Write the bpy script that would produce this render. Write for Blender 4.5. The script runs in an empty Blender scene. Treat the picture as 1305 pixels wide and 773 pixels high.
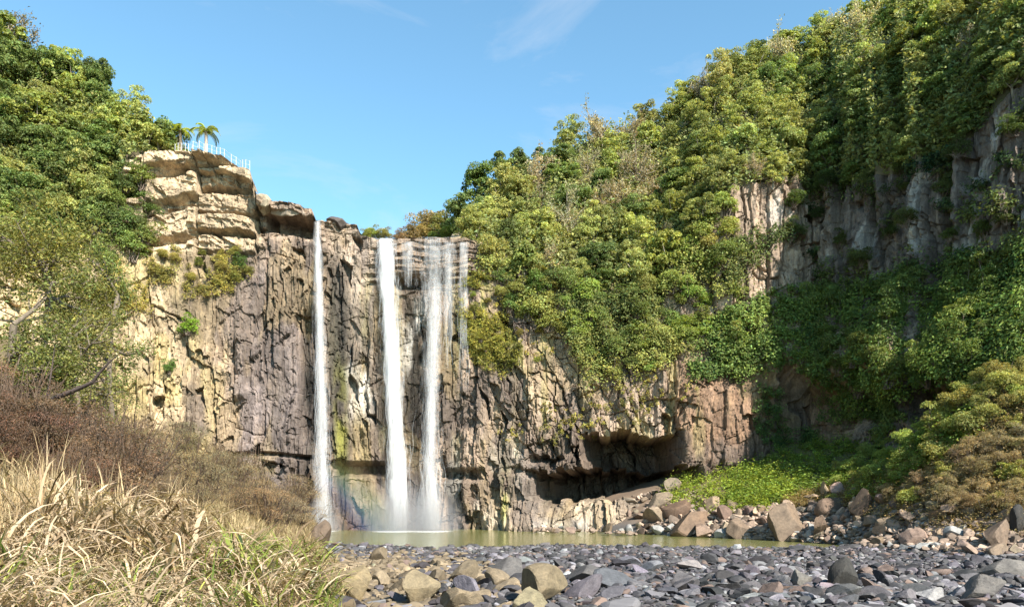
import bpy, math, random
import numpy as np
R = math.radians
C = bpy.context.scene.collection
SC = bpy.context.scene
# ------------------------------------------------------------------ camera, sky, sun, exposure
F, CX, HY, CH = 960.0, 652.5, 632.0, 3.0        # focal length in photo pixels, centre column, horizon row, eye height over the pool
cd = bpy.data.cameras.new('camera'); cam = bpy.data.objects.new('camera', cd); C.objects.link(cam)
cam.location = (0, 0, CH); cam.rotation_euler = (R(90), 0, 0)
cd.sensor_width = 36.0; cd.lens = 36.0*F/1305.0; cd.shift_y = (HY-386.5)/1305.0
cd.clip_start = 0.1; cd.clip_end = 6000
SC.camera = cam
SUN_AZ, SUN_EL = R(37), R(38)                   # azimuth: from straight behind the camera towards the right
sdir = np.array([math.sin(SUN_AZ)*math.cos(SUN_EL), -math.cos(SUN_AZ)*math.cos(SUN_EL), math.sin(SUN_EL)])
wd = bpy.data.worlds.new('World'); SC.world = wd; wd.use_nodes = True
nt = wd.node_tree; bg = nt.nodes['Background']
sky = nt.nodes.new('ShaderNodeTexSky'); sky.sky_type = 'NISHITA'; sky.sun_disc = False
sky.sun_elevation = SUN_EL; sky.sun_rotation = math.pi - SUN_AZ
sky.altitude = 200; sky.air_density = 1.0; sky.dust_density = 0.3; sky.ozone_density = 1.2
skm = nt.nodes.new('ShaderNodeMix'); skm.data_type = 'RGBA'; skm.blend_type = 'MULTIPLY'; skm.inputs[0].default_value = 1
nt.links.new(sky.outputs[0], skm.inputs[6]); skm.inputs[7].default_value = (0.80, 1.08, 1.03, 1)
tcw = nt.nodes.new('ShaderNodeTexCoord'); mpw = nt.nodes.new('ShaderNodeMapping'); mpw.inputs['Scale'].default_value = (2.2, 2.2, 6.0); nt.links.new(tcw.outputs['Generated'], mpw.inputs[0])
cn = nt.nodes.new('ShaderNodeTexNoise'); cn.inputs['Scale'].default_value = 1.6; cn.inputs['Detail'].default_value = 7; cn.inputs['Roughness'].default_value = 0.62; cn.inputs['Distortion'].default_value = 0.6; nt.links.new(mpw.outputs[0], cn.inputs['Vector'])
cm = nt.nodes.new('ShaderNodeMapRange'); cm.inputs[1].default_value = 0.52; cm.inputs[2].default_value = 0.80; cm.inputs[4].default_value = 0.38; nt.links.new(cn.outputs['Fac'], cm.inputs[0])
cmix = nt.nodes.new('ShaderNodeMix'); cmix.data_type = 'RGBA'; nt.links.new(cm.outputs[0], cmix.inputs[0]); nt.links.new(skm.outputs[2], cmix.inputs[6]); cmix.inputs[7].default_value = (3.4, 3.5, 3.7, 1)   # thin high cloud
nt.links.new(cmix.outputs[2], bg.inputs[0]); bg.inputs[1].default_value = 0.115
sl = bpy.data.lights.new('sun', 'SUN'); sl.energy = 5.0; sl.angle = R(0.5); sl.color = (1.0, 0.945, 0.86)
so = bpy.data.objects.new('sun', sl); C.objects.link(so)
from mathutils import Vector
so.rotation_euler = Vector(sdir).to_track_quat('Z', 'Y').to_euler()
SC.view_settings.view_transform = 'Standard'; SC.view_settings.look = 'None'
SC.view_settings.exposure = 1.3; SC.view_settings.gamma = 1.0
SC.cycles.use_denoising = True; SC.cycles.denoiser = 'OPENIMAGEDENOISE'; SC.cycles.denoising_input_passes = 'RGB_ALBEDO_NORMAL'
SC.cycles.max_bounces = 6; SC.cycles.diffuse_bounces = 1; SC.cycles.glossy_bounces = 2
SC.cycles.transparent_max_bounces = 24; SC.cycles.volume_bounces = 0
SC.cycles.use_adaptive_sampling = True; SC.cycles.adaptive_threshold = 0.02

# ------------------------------------------------------------------ numpy helpers
rng = np.random.default_rng(7); random.seed(7)
def W(px, py, Y): return np.array([(px-CX)/F*Y, Y, CH+(HY-py)/F*Y])
def pxof(x, y): return CX+F*x/y
def pyof(y, z): return HY-F*(z-CH)/y
def ip(x, pts): 
    p = np.array(pts, float); return np.interp(x, p[:,0], p[:,1])
def hash2(i, j, s):
    h = (i.astype(np.int64)*374761393 + j.astype(np.int64)*668265263 + s*2147483647 + 12345) & 0xFFFFFFFF
    h = ((h ^ (h >> 13))*1274126177) & 0xFFFFFFFF
    h = ((h ^ (h >> 16))*2246822519) & 0xFFFFFFFF
    h = h ^ (h >> 15)
    return (h & 0xFFFFFF)/float(0x1000000)
def vnoise(x, y, s=0):
    i, j = np.floor(x), np.floor(y); fx, fy = x-i, y-j
    fx = fx*fx*(3-2*fx); fy = fy*fy*(3-2*fy)
    a = hash2(i, j, s); b = hash2(i+1, j, s); c = hash2(i, j+1, s); d = hash2(i+1, j+1, s)
    return (a*(1-fx)+b*fx)*(1-fy)+(c*(1-fx)+d*fx)*fy
def fbm(x, y, o=4, s=0):
    v = 0; a = 0.5; t = 0
    for k in range(o):
        v = v+a*vnoise(x*2**k, y*2**k, s+k*17); t += a; a *= 0.5
    return v/t
def vor(x, y, sx, sy, s):
    gx, gy = x/sx, y/sy; ix, iy = np.floor(gx), np.floor(gy)
    f1 = np.full(x.shape, 9.0); f2 = np.full(x.shape, 9.0)
    ci = np.zeros(x.shape); cj = np.zeros(x.shape); ddx = np.zeros(x.shape); ddy = np.zeros(x.shape)
    for a in (-1, 0, 1):
        for b in (-1, 0, 1):
            i, j = ix+a, iy+b
            px = i+0.5+0.85*(hash2(i, j, s)-0.5); py = j+0.5+0.85*(hash2(i, j, s+1)-0.5)
            dx, dy = gx-px, gy-py; d = np.abs(dx)**1.4+np.abs(dy)**1.4
            m = d < f1
            f2 = np.where(m, f1, np.minimum(f2, d))
            ci = np.where(m, i, ci); cj = np.where(m, j, cj); ddx = np.where(m, dx, ddx); ddy = np.where(m, dy, ddy)
            f1 = np.where(m, d, f1)
    return hash2(ci, cj, s+2), hash2(ci, cj, s+3), hash2(ci, cj, s+4), ddx, ddy, f2-f1
def bricks(u, z, w, h, s, slope=0.15):
    """upright columns of uneven width, each broken at uneven heights: random ids, offsets inside the block, distance to its rim in metres"""
    g = u/w; i = np.floor(g); best = np.full(u.shape, 9.0); sec = np.full(u.shape, 9.0); ci = i*0; ox = i*0
    for a in (-1, 0, 1):
        c = i+a; p = c+0.5+0.9*(hash2(c, c*0, s)-0.5); d = np.abs(g-p); m = d < best
        sec = np.where(m, best, np.minimum(sec, d)); ci = np.where(m, c, ci); ox = np.where(m, g-p, ox); best = np.where(m, d, best)
    eu = (sec-best)*w*0.5
    gz = (z+(hash2(ci, ci*0, s+1)-0.5)*2*slope*4*ox*w)/h/(0.6+0.9*hash2(ci, ci*0, s+2))+hash2(ci, ci*0, s+3)*7
    j = np.floor(gz); best = np.full(u.shape, 9.0); sec = np.full(u.shape, 9.0); cj = j*0; oz = j*0
    for a in (-1, 0, 1):
        c = j+a; p = c+0.5+0.9*(hash2(c, ci, s+4)-0.5); d = np.abs(gz-p); m = d < best
        sec = np.where(m, best, np.minimum(sec, d)); cj = np.where(m, c, cj); oz = np.where(m, gz-p, oz); best = np.where(m, d, best)
    ez = (sec-best)*h*0.5
    return hash2(ci, cj, s+5), hash2(ci, cj, s+6), hash2(ci, cj, s+7), ox, oz, np.minimum(eu, ez)
def sstep(a, b, x):
    t = np.clip((x-a)/(b-a), 0, 1); return t*t*(3-2*t)
def box(px, py, x0, x1, y0, y1, sx=12, sy=8):
    return sstep(x0-sx, x0+sx, px)*(1-sstep(x1-sx, x1+sx, px))*sstep(y0-sy, y0+sy, py)*(1-sstep(y1-sy, y1+sy, py))
def unit(v): return v/np.maximum(np.linalg.norm(v, axis=-1, keepdims=True), 1e-9)

def build(name, V, Fc, mat, parent=None, col=None, smooth=False, loc=None):
    """V (n,3), Fc (m,3|4) or a list of such arrays; col (n,3)"""
    me = bpy.data.meshes.new(name)
    V = np.asarray(V, np.float32)
    fl = Fc if isinstance(Fc, list) and isinstance(Fc[0], np.ndarray) else [Fc]
    fl = [np.asarray(f, np.int32) for f in fl if len(f)]
    loops = np.concatenate([f.ravel() for f in fl])
    sizes = np.concatenate([np.full(len(f), f.shape[1], np.int32) for f in fl])
    me.vertices.add(len(V)); me.vertices.foreach_set('co', V.ravel())
    me.loops.add(len(loops)); me.loops.foreach_set('vertex_index', loops)
    st = np.concatenate([[0], np.cumsum(sizes)[:-1]]).astype(np.int32)
    me.polygons.add(len(sizes)); me.polygons.foreach_set('loop_start', st)
    me.polygons.foreach_set('use_smooth', np.full(len(sizes), bool(smooth)))
    if col is not None:
        a = me.attributes.new('Col', 'FLOAT_COLOR', 'POINT')
        c = np.ones((len(V), 4), np.float32); c[:, :3] = col; a.data.foreach_set('color', c.ravel())
    me.update(calc_edges=True)
    if mat: me.materials.append(mat)
    o = bpy.data.objects.new(name, me); C.objects.link(o)
    if parent is not None: o.parent = parent
    if loc is not None: o.location = loc
    return o
def empty(name, loc=(0,0,0)):
    o = bpy.data.objects.new(name, None); C.objects.link(o); o.location = tuple(float(v) for v in loc); o.empty_display_size = 0.2; return o
def tag(o, label=None, cat=None, group=None, kind=None):
    for k, v in (('label', label), ('category', cat), ('group', group), ('kind', kind)):
        if v: o[k] = v
    return o
def copy_tree(o, parent=None):
    c = o.copy(); C.objects.link(c)
    if parent is not None: c.parent = parent
    for ch in o.children: copy_tree(ch, c)
    return c
def gridfaces(nr, nc):
    a = np.arange(nr*nc).reshape(nr, nc)
    return np.stack([a[:-1,:-1].ravel(), a[:-1,1:].ravel(), a[1:,1:].ravel(), a[1:,:-1].ravel()], 1)
class Geo:
    def __init__(s): s.v = []; s.q = []; s.t = []; s.c = []; s.n = 0
    def add(s, V, Fc, col=None):
        V = np.asarray(V, float); Fc = np.asarray(Fc)
        s.v.append(V); (s.q if Fc.shape[1] == 4 else s.t).append(Fc+s.n); s.n += len(V)
        if col is None: col = np.ones(3)
        s.c.append(np.broadcast_to(np.asarray(col, float), (len(V), 3)))
    def tube(s, P, rad, n=6, col=None):
        P = np.asarray(P, float); m = len(P); rad = np.broadcast_to(np.asarray(rad, float), (m,))
        T = unit(np.gradient(P, axis=0)); up = np.where(np.abs(T[:, 2:3]) > 0.9, np.array([[1., 0, 0]]), np.array([[0, 0, 1.]]))
        A = unit(np.cross(T, up)); B = np.cross(T, A)
        an = np.arange(n)*2*math.pi/n
        V = P[:, None]+rad[:, None, None]*(np.cos(an)[None, :, None]*A[:, None]+np.sin(an)[None, :, None]*B[:, None])
        i = np.arange(m-1)[:, None]*n; j = np.arange(n)[None]; k = (j+1) % n
        Fq = np.stack([i+j, i+k, i+n+k, i+n+j], -1).reshape(-1, 4)
        s.add(V.reshape(-1, 3), Fq, col)
    def build(s, name, mat, parent=None, smooth=False, loc=None):
        fl = [np.concatenate(x) for x in (s.q, s.t) if x]
        return build(name, np.concatenate(s.v), fl, mat, parent, np.concatenate(s.c), smooth, loc)

def leaves(cen, nor, size, rg, aspect=0.5, col=None):
    """rhombic leaves, one quad each, folded a little along the midrib; returns V, F, col"""
    n = len(cen); nor = unit(nor); t = unit(np.cross(nor, unit(rg.normal(size=(n, 3))))); b = np.cross(nor, t)
    s = np.broadcast_to(np.asarray(size, float), (n,))[:, None]
    fold = nor*s*0.12
    V = np.stack([cen-t*s*0.5, cen+b*s*0.5*aspect+fold, cen+t*s*0.5, cen-b*s*0.5*aspect+fold], 1).reshape(-1, 3)
    Fc = np.arange(4*n).reshape(n, 4)
    if col is None: col = np.ones((n, 3))
    return V, Fc, np.repeat(col, 4, 0)

# ------------------------------------------------------------------ materials
def newmat(name):
    m = bpy.data.materials.new(name); m.use_nodes = True; return m, m.node_tree, m.node_tree.nodes['Principled BSDF']
def N(nt, t, **kw):
    n = nt.nodes.new(t)
    for k, v in kw.items():
        if isinstance(k, str) and hasattr(n, k): setattr(n, k, v)
    return n
def mathn(nt, op, a, b=None, clamp=False):
    n = nt.nodes.new('ShaderNodeMath'); n.operation = op; n.use_clamp = clamp
    for i, v in enumerate((a, b)):
        if v is None: continue
        if isinstance(v, (int, float)): n.inputs[i].default_value = v
        else: nt.links.new(v, n.inputs[i])
    return n.outputs[0]
def mulc(nt, a, b):
    n = nt.nodes.new('ShaderNodeMix'); n.data_type = 'RGBA'; n.blend_type = 'MULTIPLY'; n.inputs[0].default_value = 1
    nt.links.new(a, n.inputs[6]); nt.links.new(b, n.inputs[7]); return n.outputs[2]
def ramp(nt, src, stops):
    n = nt.nodes.new('ShaderNodeValToRGB'); e = n.color_ramp.elements
    while len(e) < len(stops): e.new(0.5)
    for x, (p, c) in zip(e, stops): x.position = p; x.color = (*c, 1) if len(c) == 3 else c
    nt.links.new(src, n.inputs[0]); return n.outputs[0]
def noise(nt, scale, detail=6, rough=0.6, vec=None, dist=0.0):
    n = nt.nodes.new('ShaderNodeTexNoise'); n.inputs['Scale'].default_value = scale
    n.inputs['Detail'].default_value = detail; n.inputs['Roughness'].default_value = rough; n.inputs['Distortion'].default_value = dist
    if vec is not None: nt.links.new(vec, n.inputs['Vector'])
    return n.outputs['Fac']
def attr_col(nt):
    a = nt.nodes.new('ShaderNodeAttribute'); a.attribute_name = 'Col'
    o = nt.nodes.new('ShaderNodeObjectInfo'); return mulc(nt, a.outputs['Color'], o.outputs['Color'])
def mapped(nt, scale, coord='Object'):
    tc = nt.nodes.new('ShaderNodeTexCoord'); mp = nt.nodes.new('ShaderNodeMapping'); mp.inputs['Scale'].default_value = scale
    nt.links.new(tc.outputs[coord], mp.inputs[0]); return mp.outputs[0]

def mat_cliff():
    m, nt, p = newmat('cliff_rock')
    c = attr_col(nt)
    n1 = noise(nt, 1.6, 10, 0.72, mapped(nt, (1, 1, 0.45)))
    n2 = noise(nt, 9, 8, 0.7, mapped(nt, (1, 1, 0.6)))
    n3 = noise(nt, 2.2, 6, 0.65, mapped(nt, (1.6, 1.6, 0.12)))
    r1 = ramp(nt, n1, [(0.28, (0.50, 0.48, 0.47)), (0.5, (1, 1, 1)), (0.72, (1.42, 1.36, 1.25))])
    r2 = ramp(nt, n2, [(0.3, (0.62, 0.6, 0.6)), (0.55, (1.05, 1.03, 1.0)), (0.75, (1.3, 1.28, 1.22))])
    r3 = ramp(nt, n3, [(0.30, (0.6, 0.58, 0.56)), (0.48, (1, 1, 1)), (0.70, (1.15, 1.12, 1.05))])
    c = mulc(nt, mulc(nt, mulc(nt, c, r1), r2), r3); nt.links.new(c, p.inputs['Base Color'])
    p.inputs['Roughness'].default_value = 0.85; p.inputs['Specular IOR Level'].default_value = 0.25
    b = nt.nodes.new('ShaderNodeBump'); b.inputs['Strength'].default_value = 0.9; b.inputs['Distance'].default_value = 0.12
    nt.links.new(mathn(nt, 'ADD', n1, mathn(nt, 'MULTIPLY', n2, 0.5)), b.inputs['Height']); nt.links.new(b.outputs[0], p.inputs['Normal'])
    return m
def mat_stone(name='river_stone', sc=3.0):
    m, nt, p = newmat(name)
    c = attr_col(nt)
    oi = nt.nodes.new('ShaderNodeObjectInfo')
    n1 = noise(nt, sc, 8, 0.7); n2 = noise(nt, sc*6, 6, 0.7)
    r1 = ramp(nt, n1, [(0.3, (0.55, 0.55, 0.56)), (0.5, (1, 1, 1)), (0.72, (1.4, 1.36, 1.3))])
    r2 = ramp(nt, n2, [(0.3, (0.7, 0.7, 0.7)), (0.7, (1.25, 1.25, 1.22))])
    nt.links.new(mulc(nt, mulc(nt, c, r1), r2), p.inputs['Base Color'])
    p.inputs['Roughness'].default_value = 0.75; p.inputs['Specular IOR Level'].default_value = 0.3
    b = nt.nodes.new('ShaderNodeBump'); b.inputs['Strength'].default_value = 0.7; b.inputs['Distance'].default_value = 0.05
    nt.links.new(mathn(nt, 'ADD', n1, mathn(nt, 'MULTIPLY', n2, 0.4)), b.inputs['Height']); nt.links.new(b.outputs[0], p.inputs['Normal'])
    return m
def mat_leaf(name='leaf', trans=0.42, rough=0.55, spec=0.25):
    m, nt, p = newmat(name)
    c = attr_col(nt); nt.links.new(c, p.inputs['Base Color'])
    p.inputs['Roughness'].default_value = rough; p.inputs['Specular IOR Level'].default_value = spec
    t = nt.nodes.new('ShaderNodeBsdfTranslucent'); 
    g = nt.nodes.new('ShaderNodeMix'); g.data_type = 'RGBA'; g.blend_type = 'MULTIPLY'; g.inputs[0].default_value = 1
    nt.links.new(c, g.inputs[6]); g.inputs[7].default_value = (1.25, 1.2, 0.6, 1); nt.links.new(g.outputs[2], t.inputs[0])
    mx = nt.nodes.new('ShaderNodeMixShader'); mx.inputs[0].default_value = trans
    nt.links.new(p.outputs[0], mx.inputs[1]); nt.links.new(t.outputs[0], mx.inputs[2])
    nt.links.new(mx.outputs[0], nt.nodes['Material Output'].inputs[0]); return m
def mat_bark():
    m, nt, p = newmat('bark'); c = attr_col(nt)
    r = ramp(nt, noise(nt, 4, 6, 0.7, mapped(nt, (3, 3, 0.6))), [(0.3, (0.55, 0.53, 0.5)), (0.7, (1.3, 1.28, 1.2))])
    nt.links.new(mulc(nt, c, r), p.inputs['Base Color']); p.inputs['Roughness'].default_value = 0.9; return m
def mat_ground():
    m, nt, p = newmat('ground'); c = attr_col(nt)
    n1 = noise(nt, 0.9, 10, 0.75); v = nt.nodes.new('ShaderNodeTexVoronoi'); v.inputs['Scale'].default_value = 4.5
    r1 = ramp(nt, n1, [(0.3, (0.55, 0.54, 0.54)), (0.7, (1.35, 1.32, 1.25))])
    r2 = ramp(nt, v.outputs['Distance'], [(0.0, (1.25, 1.25, 1.25)), (0.55, (0.55, 0.55, 0.55))])
    nt.links.new(mulc(nt, mulc(nt, c, r1), r2), p.inputs['Base Color']); p.inputs['Roughness'].default_value = 0.95
    b = nt.nodes.new('ShaderNodeBump'); b.invert = True; b.inputs['Strength'].default_value = 1; b.inputs['Distance'].default_value = 0.12
    nt.links.new(v.outputs['Distance'], b.inputs['Height']); nt.links.new(b.outputs[0], p.inputs['Normal']); return m
def mat_pool():
    m, nt, p = newmat('pool_water')
    r = ramp(nt, noise(nt, 0.25, 3, 0.5), [(0.3, (0.165, 0.162, 0.055)), (0.7, (0.20, 0.19, 0.075))])
    at = nt.nodes.new('ShaderNodeAttribute'); at.attribute_name = 'Col'
    ff = nt.nodes.new('ShaderNodeMapRange'); ff.inputs[1].default_value = 0.75; ff.inputs[2].default_value = 1.05
    nt.links.new(mathn(nt, 'ADD', at.outputs['Fac'], mathn(nt, 'MULTIPLY', noise(nt, 3.0, 6, 0.7), 0.7)), ff.inputs[0])
    fm_ = nt.nodes.new('ShaderNodeMix'); fm_.data_type = 'RGBA'; nt.links.new(ff.outputs[0], fm_.inputs[0]); nt.links.new(r, fm_.inputs[6]); fm_.inputs[7].default_value = (0.7, 0.7, 0.66, 1)
    nt.links.new(fm_.outputs[2], p.inputs['Base Color']); p.inputs['Roughness'].default_value = 0.12; p.inputs['IOR'].default_value = 1.33
    b = nt.nodes.new('ShaderNodeBump'); b.inputs['Strength'].default_value = 0.35; b.inputs['Distance'].default_value = 0.05
    nt.links.new(noise(nt, 2.2, 4, 0.6, mapped(nt, (1, 2.2, 1))), b.inputs['Height']); nt.links.new(b.outputs[0], p.inputs['Normal']); return m
def mat_fall(name, lo, hi, fade=1.0):
    """falling water: white streaks, see-through between them"""
    m, nt, p = newmat(name)
    vec = mapped(nt, (1.0, 1.0, 0.055)); n1 = noise(nt, 3.2, 5, 0.6, vec); n2 = noise(nt, 11, 4, 0.6, mapped(nt, (1, 1, 0.10)))
    n3 = noise(nt, 1.3, 5, 0.65, mapped(nt, (1, 1, 0.5)))
    a = mathn(nt, 'ADD', mathn(nt, 'MULTIPLY', n1, 0.6), mathn(nt, 'ADD', mathn(nt, 'MULTIPLY', n2, 0.4), mathn(nt, 'MULTIPLY', n3, 0.0)))
    at = nt.nodes.new('ShaderNodeAttribute'); at.attribute_name = 'Col'
    sp = nt.nodes.new('ShaderNodeSeparateColor'); nt.links.new(at.outputs['Color'], sp.inputs[0])
    a = mathn(nt, 'ADD', a, mathn(nt, 'MULTIPLY', mathn(nt, 'SUBTRACT', sp.outputs[0], 0.5), 0.5))
    mr = nt.nodes.new('ShaderNodeMapRange'); mr.inputs[1].default_value = lo; mr.inputs[2].default_value = hi; mr.inputs[4].default_value = fade
    nt.links.new(a, mr.inputs[0])
    d = nt.nodes.new('ShaderNodeBsdfDiffuse'); d.inputs[0].default_value = (0.78, 0.78, 0.78, 1)
    t = nt.nodes.new('ShaderNodeBsdfTranslucent'); t.inputs[0].default_value = (0.78, 0.78, 0.78, 1)
    dm = nt.nodes.new('ShaderNodeMixShader'); dm.inputs[0].default_value = 0.4
    nt.links.new(d.outputs[0], dm.inputs[1]); nt.links.new(t.outputs[0], dm.inputs[2])
    tr = nt.nodes.new('ShaderNodeBsdfTransparent'); mx = nt.nodes.new('ShaderNodeMixShader')
    nt.links.new(mr.outputs[0], mx.inputs[0]); nt.links.new(tr.outputs[0], mx.inputs[1]); nt.links.new(dm.outputs[0], mx.inputs[2])
    nt.links.new(mx.outputs[0], nt.nodes['Material Output'].inputs[0]); return m
def mat_plain(name, col, rough=0.6):
    m, nt, p = newmat(name)
    r = ramp(nt, noise(nt, 5, 4, 0.6), [(0.3, tuple(x*0.8 for x in col)), (0.7, col)])
    nt.links.new(r, p.inputs['Base Color']); p.inputs['Roughness'].default_value = rough; return m

M_CLIFF, M_STONE, M_LEAF, M_BARK, M_GROUND, M_POOL = mat_cliff(), mat_stone(), mat_leaf(), mat_bark(), mat_ground(), mat_pool()
M_GRASS = mat_leaf('grass_blade', 0.3, 0.6, 0.2)
M_RAIL = mat_plain('white_rail_paint', (0.5, 0.5, 0.49), 0.5)

# ------------------------------------------------------------------ the cliff: one sheet along a plan curve
plan = np.array([(-70,38),(-58,48),(-46,57),(-38,63),(-31,66.4),(-23,67),(-17,67.5),(-12,68.5),(-8.5,69),(-4,68.5),(0,68),(6.5,67),
                 (13,66.3),(20,66.3),(24,67),(27.2,67.6),(28.6,64.5),(31.2,58),(34,51),(36.3,47.5),(42,43),(60,35)], float)
def catmull(P, n):
    out = []
    Q = np.vstack([2*P[0]-P[1], P, 2*P[-1]-P[-2]])
    for i in range(1, len(Q)-2):
        t = np.linspace(0, 1, n, endpoint=False)[:, None]
        a, b, c, d = Q[i-1], Q[i], Q[i+1], Q[i+2]
        out.append(0.5*(2*b+(c-a)*t+(2*a-5*b+4*c-d)*t**2+(3*b-a-3*c+d)*t**3))
    return np.vstack(out+[P[-1:]])
cur = catmull(plan, 60); seg = np.r_[0, np.cumsum(np.linalg.norm(np.diff(cur, axis=0), axis=1))]
DU = 0.085
us = np.arange(0, seg[-1], DU); cx = np.interp(us, seg, cur[:, 0]); cy = np.interp(us, seg, cur[:, 1])
tx, ty = np.gradient(cx), np.gradient(cy)
k = 25; ker = np.hanning(2*k+1); ker /= ker.sum()
def sm(a): return np.convolve(np.pad(a, k, mode='edge'), ker, 'valid')
tx, ty = sm(tx), sm(ty); ln = np.hypot(tx, ty); nx, ny = ty/ln, -tx/ln     # outward = towards the basin
colpx = pxof(cx, cy)
top_py = ip(colpx, [(-300,330),(0,330),(100,318),(140,262),(165,208),(195,197),(240,199),(290,208),(322,222),(331,256),(398,268),(403,281),(455,285),
                    (460,298),(480,304),(600,306),(615,318),(640,332),(700,356),(760,385),(850,360),(890,300),(925,245),(1000,228),(1050,232),(1150,222),(1210,198),(1250,160),(1305,105),(1400,80)])
ztop = CH+(HY-top_py)/F*cy
NU = len(us); NZ = 400
tt = np.linspace(0, 1, NZ)
Zg = -2.5+(ztop[None]+2.5)*tt[:, None]
Ug = np.broadcast_to(us[None], Zg.shape); Xb = np.broadcast_to(cx[None], Zg.shape); Yb = np.broadcast_to(cy[None], Zg.shape)
PX = np.broadcast_to(colpx[None], Zg.shape); PY = pyof(Yb, Zg)

wu = Ug+0.55*(fbm(Ug*0.22, Zg*0.16, 3, 5)-0.5)*2+0.22*(fbm(Ug*1.1, Zg*0.7, 3, 6)-0.5)*2
wz = Zg+0.9*(fbm(Ug*0.3, Zg*0.3, 3, 9)-0.5)*2+0.25*(fbm(Ug*1.3, Zg*1.1, 3, 10)-0.5)*2
D = np.zeros(Zg.shape)
D += 2.2*(fbm(Ug*0.11, Zg*0.05, 3, 21)-0.5)+0.9*(fbm(Ug*0.4, Zg*0.22, 3, 23)-0.5)
strat = np.clip(box(PX, PY, 150, 332, 170, 322, 10, 12)+0.0, 0, 1)              # the pale layered blocks at the top left
bed = np.clip(box(PX, PY, 470, 660, 285, 372, 14, 14)+0.6*box(PX, PY, 330, 470, 240, 300, 10, 8), 0, 1)        # thin beds at the lip
soft = 1-np.clip(strat+bed, 0, 1)
rough = 0.55+0.9*sstep(0.35, 0.65, fbm(Ug*0.13, Zg*0.13, 3, 25))
r1, r2, r3, dx, dy, e = bricks(wu, wz, 2.4, 6.0, 31); edgeA = e
D += soft*rough*(0.55*(r1-0.5)+0.55*(r2-0.5)*dx+0.5*(r3-0.5)*dy)
D -= soft*0.30*(1-sstep(0, 0.10, e))*sstep(0.45, 0.7, fbm(Ug*0.6, Zg*0.2, 2, 77)+0.1)
r1, r2, r3, dx, dy, e = bricks(wu+3, wz, 0.85, 2.3, 41, 0.3); edgeB = e; blk = r2
D += soft*rough*(0.48*(r1-0.5)+0.60*(r2-0.5)*dx+0.62*(r3-0.5)*dy); D -= soft*0.14*(1-sstep(0, 0.06, e))*(r3 > 0.5)
hole = (hash2(np.round(r1*9999), np.round(r2*9999), 3) > 0.94)*sstep(-0.1, 0.3, dy+0.4*dx+0.2*(fbm(Ug*3, Zg*3, 2, 27)-0.5))
D -= soft*0.95*hole                                                              # blocks that have fallen out
r1, r2, r3, dx, dy, e = bricks(wu*1.0+7, wz, 0.36, 0.75, 51, 0.3); edgeC = e
D += soft*rough*(0.21*(r1-0.5)+0.30*(r2-0.5)*dx+0.22*(r3-0.5)*dy)
D += soft*0.16*(fbm(wu*0.9, wz*0.05, 3, 61)-0.5)*2+soft*0.10*(fbm(wu*2.6, wz*0.25, 4, 63)-0.5)*2
# layered blocks top left: wide slabs with undercuts, dipping to the right
sz = wz*0.22+Zg*0.78+0.10*(Ug-us[np.argmin(np.abs(colpx-250))])
r1, r2, r3, dx, dy, e = bricks(Ug*0.6+wu*0.4+7, sz, 4.2, 1.7, 71, 0.1)
D += strat*(1.5*(r1-0.45)+0.9*(r2-0.5)*dx+0.5*(r3-0.5)*dy)-strat*1.15*(1-sstep(-0.42, -0.18, dy+0.10*(fbm(Ug*0.9, Zg*0.9, 3, 73)-0.5)*2))
D -= strat*0.45*(1-sstep(0, 0.12, e))
r1, r2, r3, dx, dy, e = bricks(Ug*0.7+wu*0.3+3, sz+1, 1.5, 0.75, 75, 0.2); D += strat*(0.55*(r1-0.5)+0.5*(r2-0.5)*dx+0.35*(r3-0.5)*dy)
r1, r2, r3, dx, dy, e = bricks(wu, sz, 0.5, 0.34, 79, 0.2); D += strat*(0.20*(r1-0.5)+0.2*(r2-0.5)*dx)
lay = (sz/0.42); li = np.floor(lay); D += strat*(0.28*(hash2(li, np.floor(wu/3.1), 81)-0.5))
D += strat*0.9*sstep(17, 14, PY-top_py[None]+3*(hash2(np.floor(wu/2.2), wu*0, 19)-0.5)*2)+strat*0.5*(1-sstep(200, 300, PY))
# thin beds at the lip
lay = wz*0.3+Zg*0.7; li = np.floor(lay/0.30+0.3*hash2(np.floor(lay), np.floor(lay), 3)); rr, _, _, _, _, e = vor(wu, lay, 1.8, 0.30, 91)
D += bed*(0.55*(rr-0.5)+0.25*(hash2(li, li*0+1, 93)-0.5))
D += 0.5*box(PX, PY, 500, 600, 300, 352, 10, 3)                                   # lip overhangs
D -= 0.9*box(PX, PY, 505, 545, 357, 368, 6, 3)
# overhanging slab and hollow left of the left fall
hw = 5*(fbm(Ug*0.9, Zg*0.9, 3, 17)-0.5)*2+0.15*(PX-365); D += 1.1*box(PX, PY-hw, 331, 401, 240, 273, 2, 1)-2.2*box(PX, PY-hw, 340, 396, 275, 298, 5, 2)-1.0*box(PX, PY-hw, 322, 346, 272, 300, 4, 2)
# alcove behind the falls, undercuts near the foot
D -= 1.3*box(PX, PY, 383, 402, 400, 560, 5, 20)
D -= 0.9*box(PX, PY, 505, 545, 372, 600, 10, 30)
D += 0.7*box(PX, PY, 300, 318, 425, 508, 4, 6)
crack = 579+1.5*np.sin(PX*0.05)+7*sstep(300, 400, PX)*0.5
D -= 0.75*box(PX, PY-crack, 270, 400, -3, 2, 8, 1.5)
D -= 1.6*box(PX, PY, 428, 492, 590, 606, 8, 4)+1.2*box(PX, PY, 560, 612, 598, 612, 10, 4)
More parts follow.
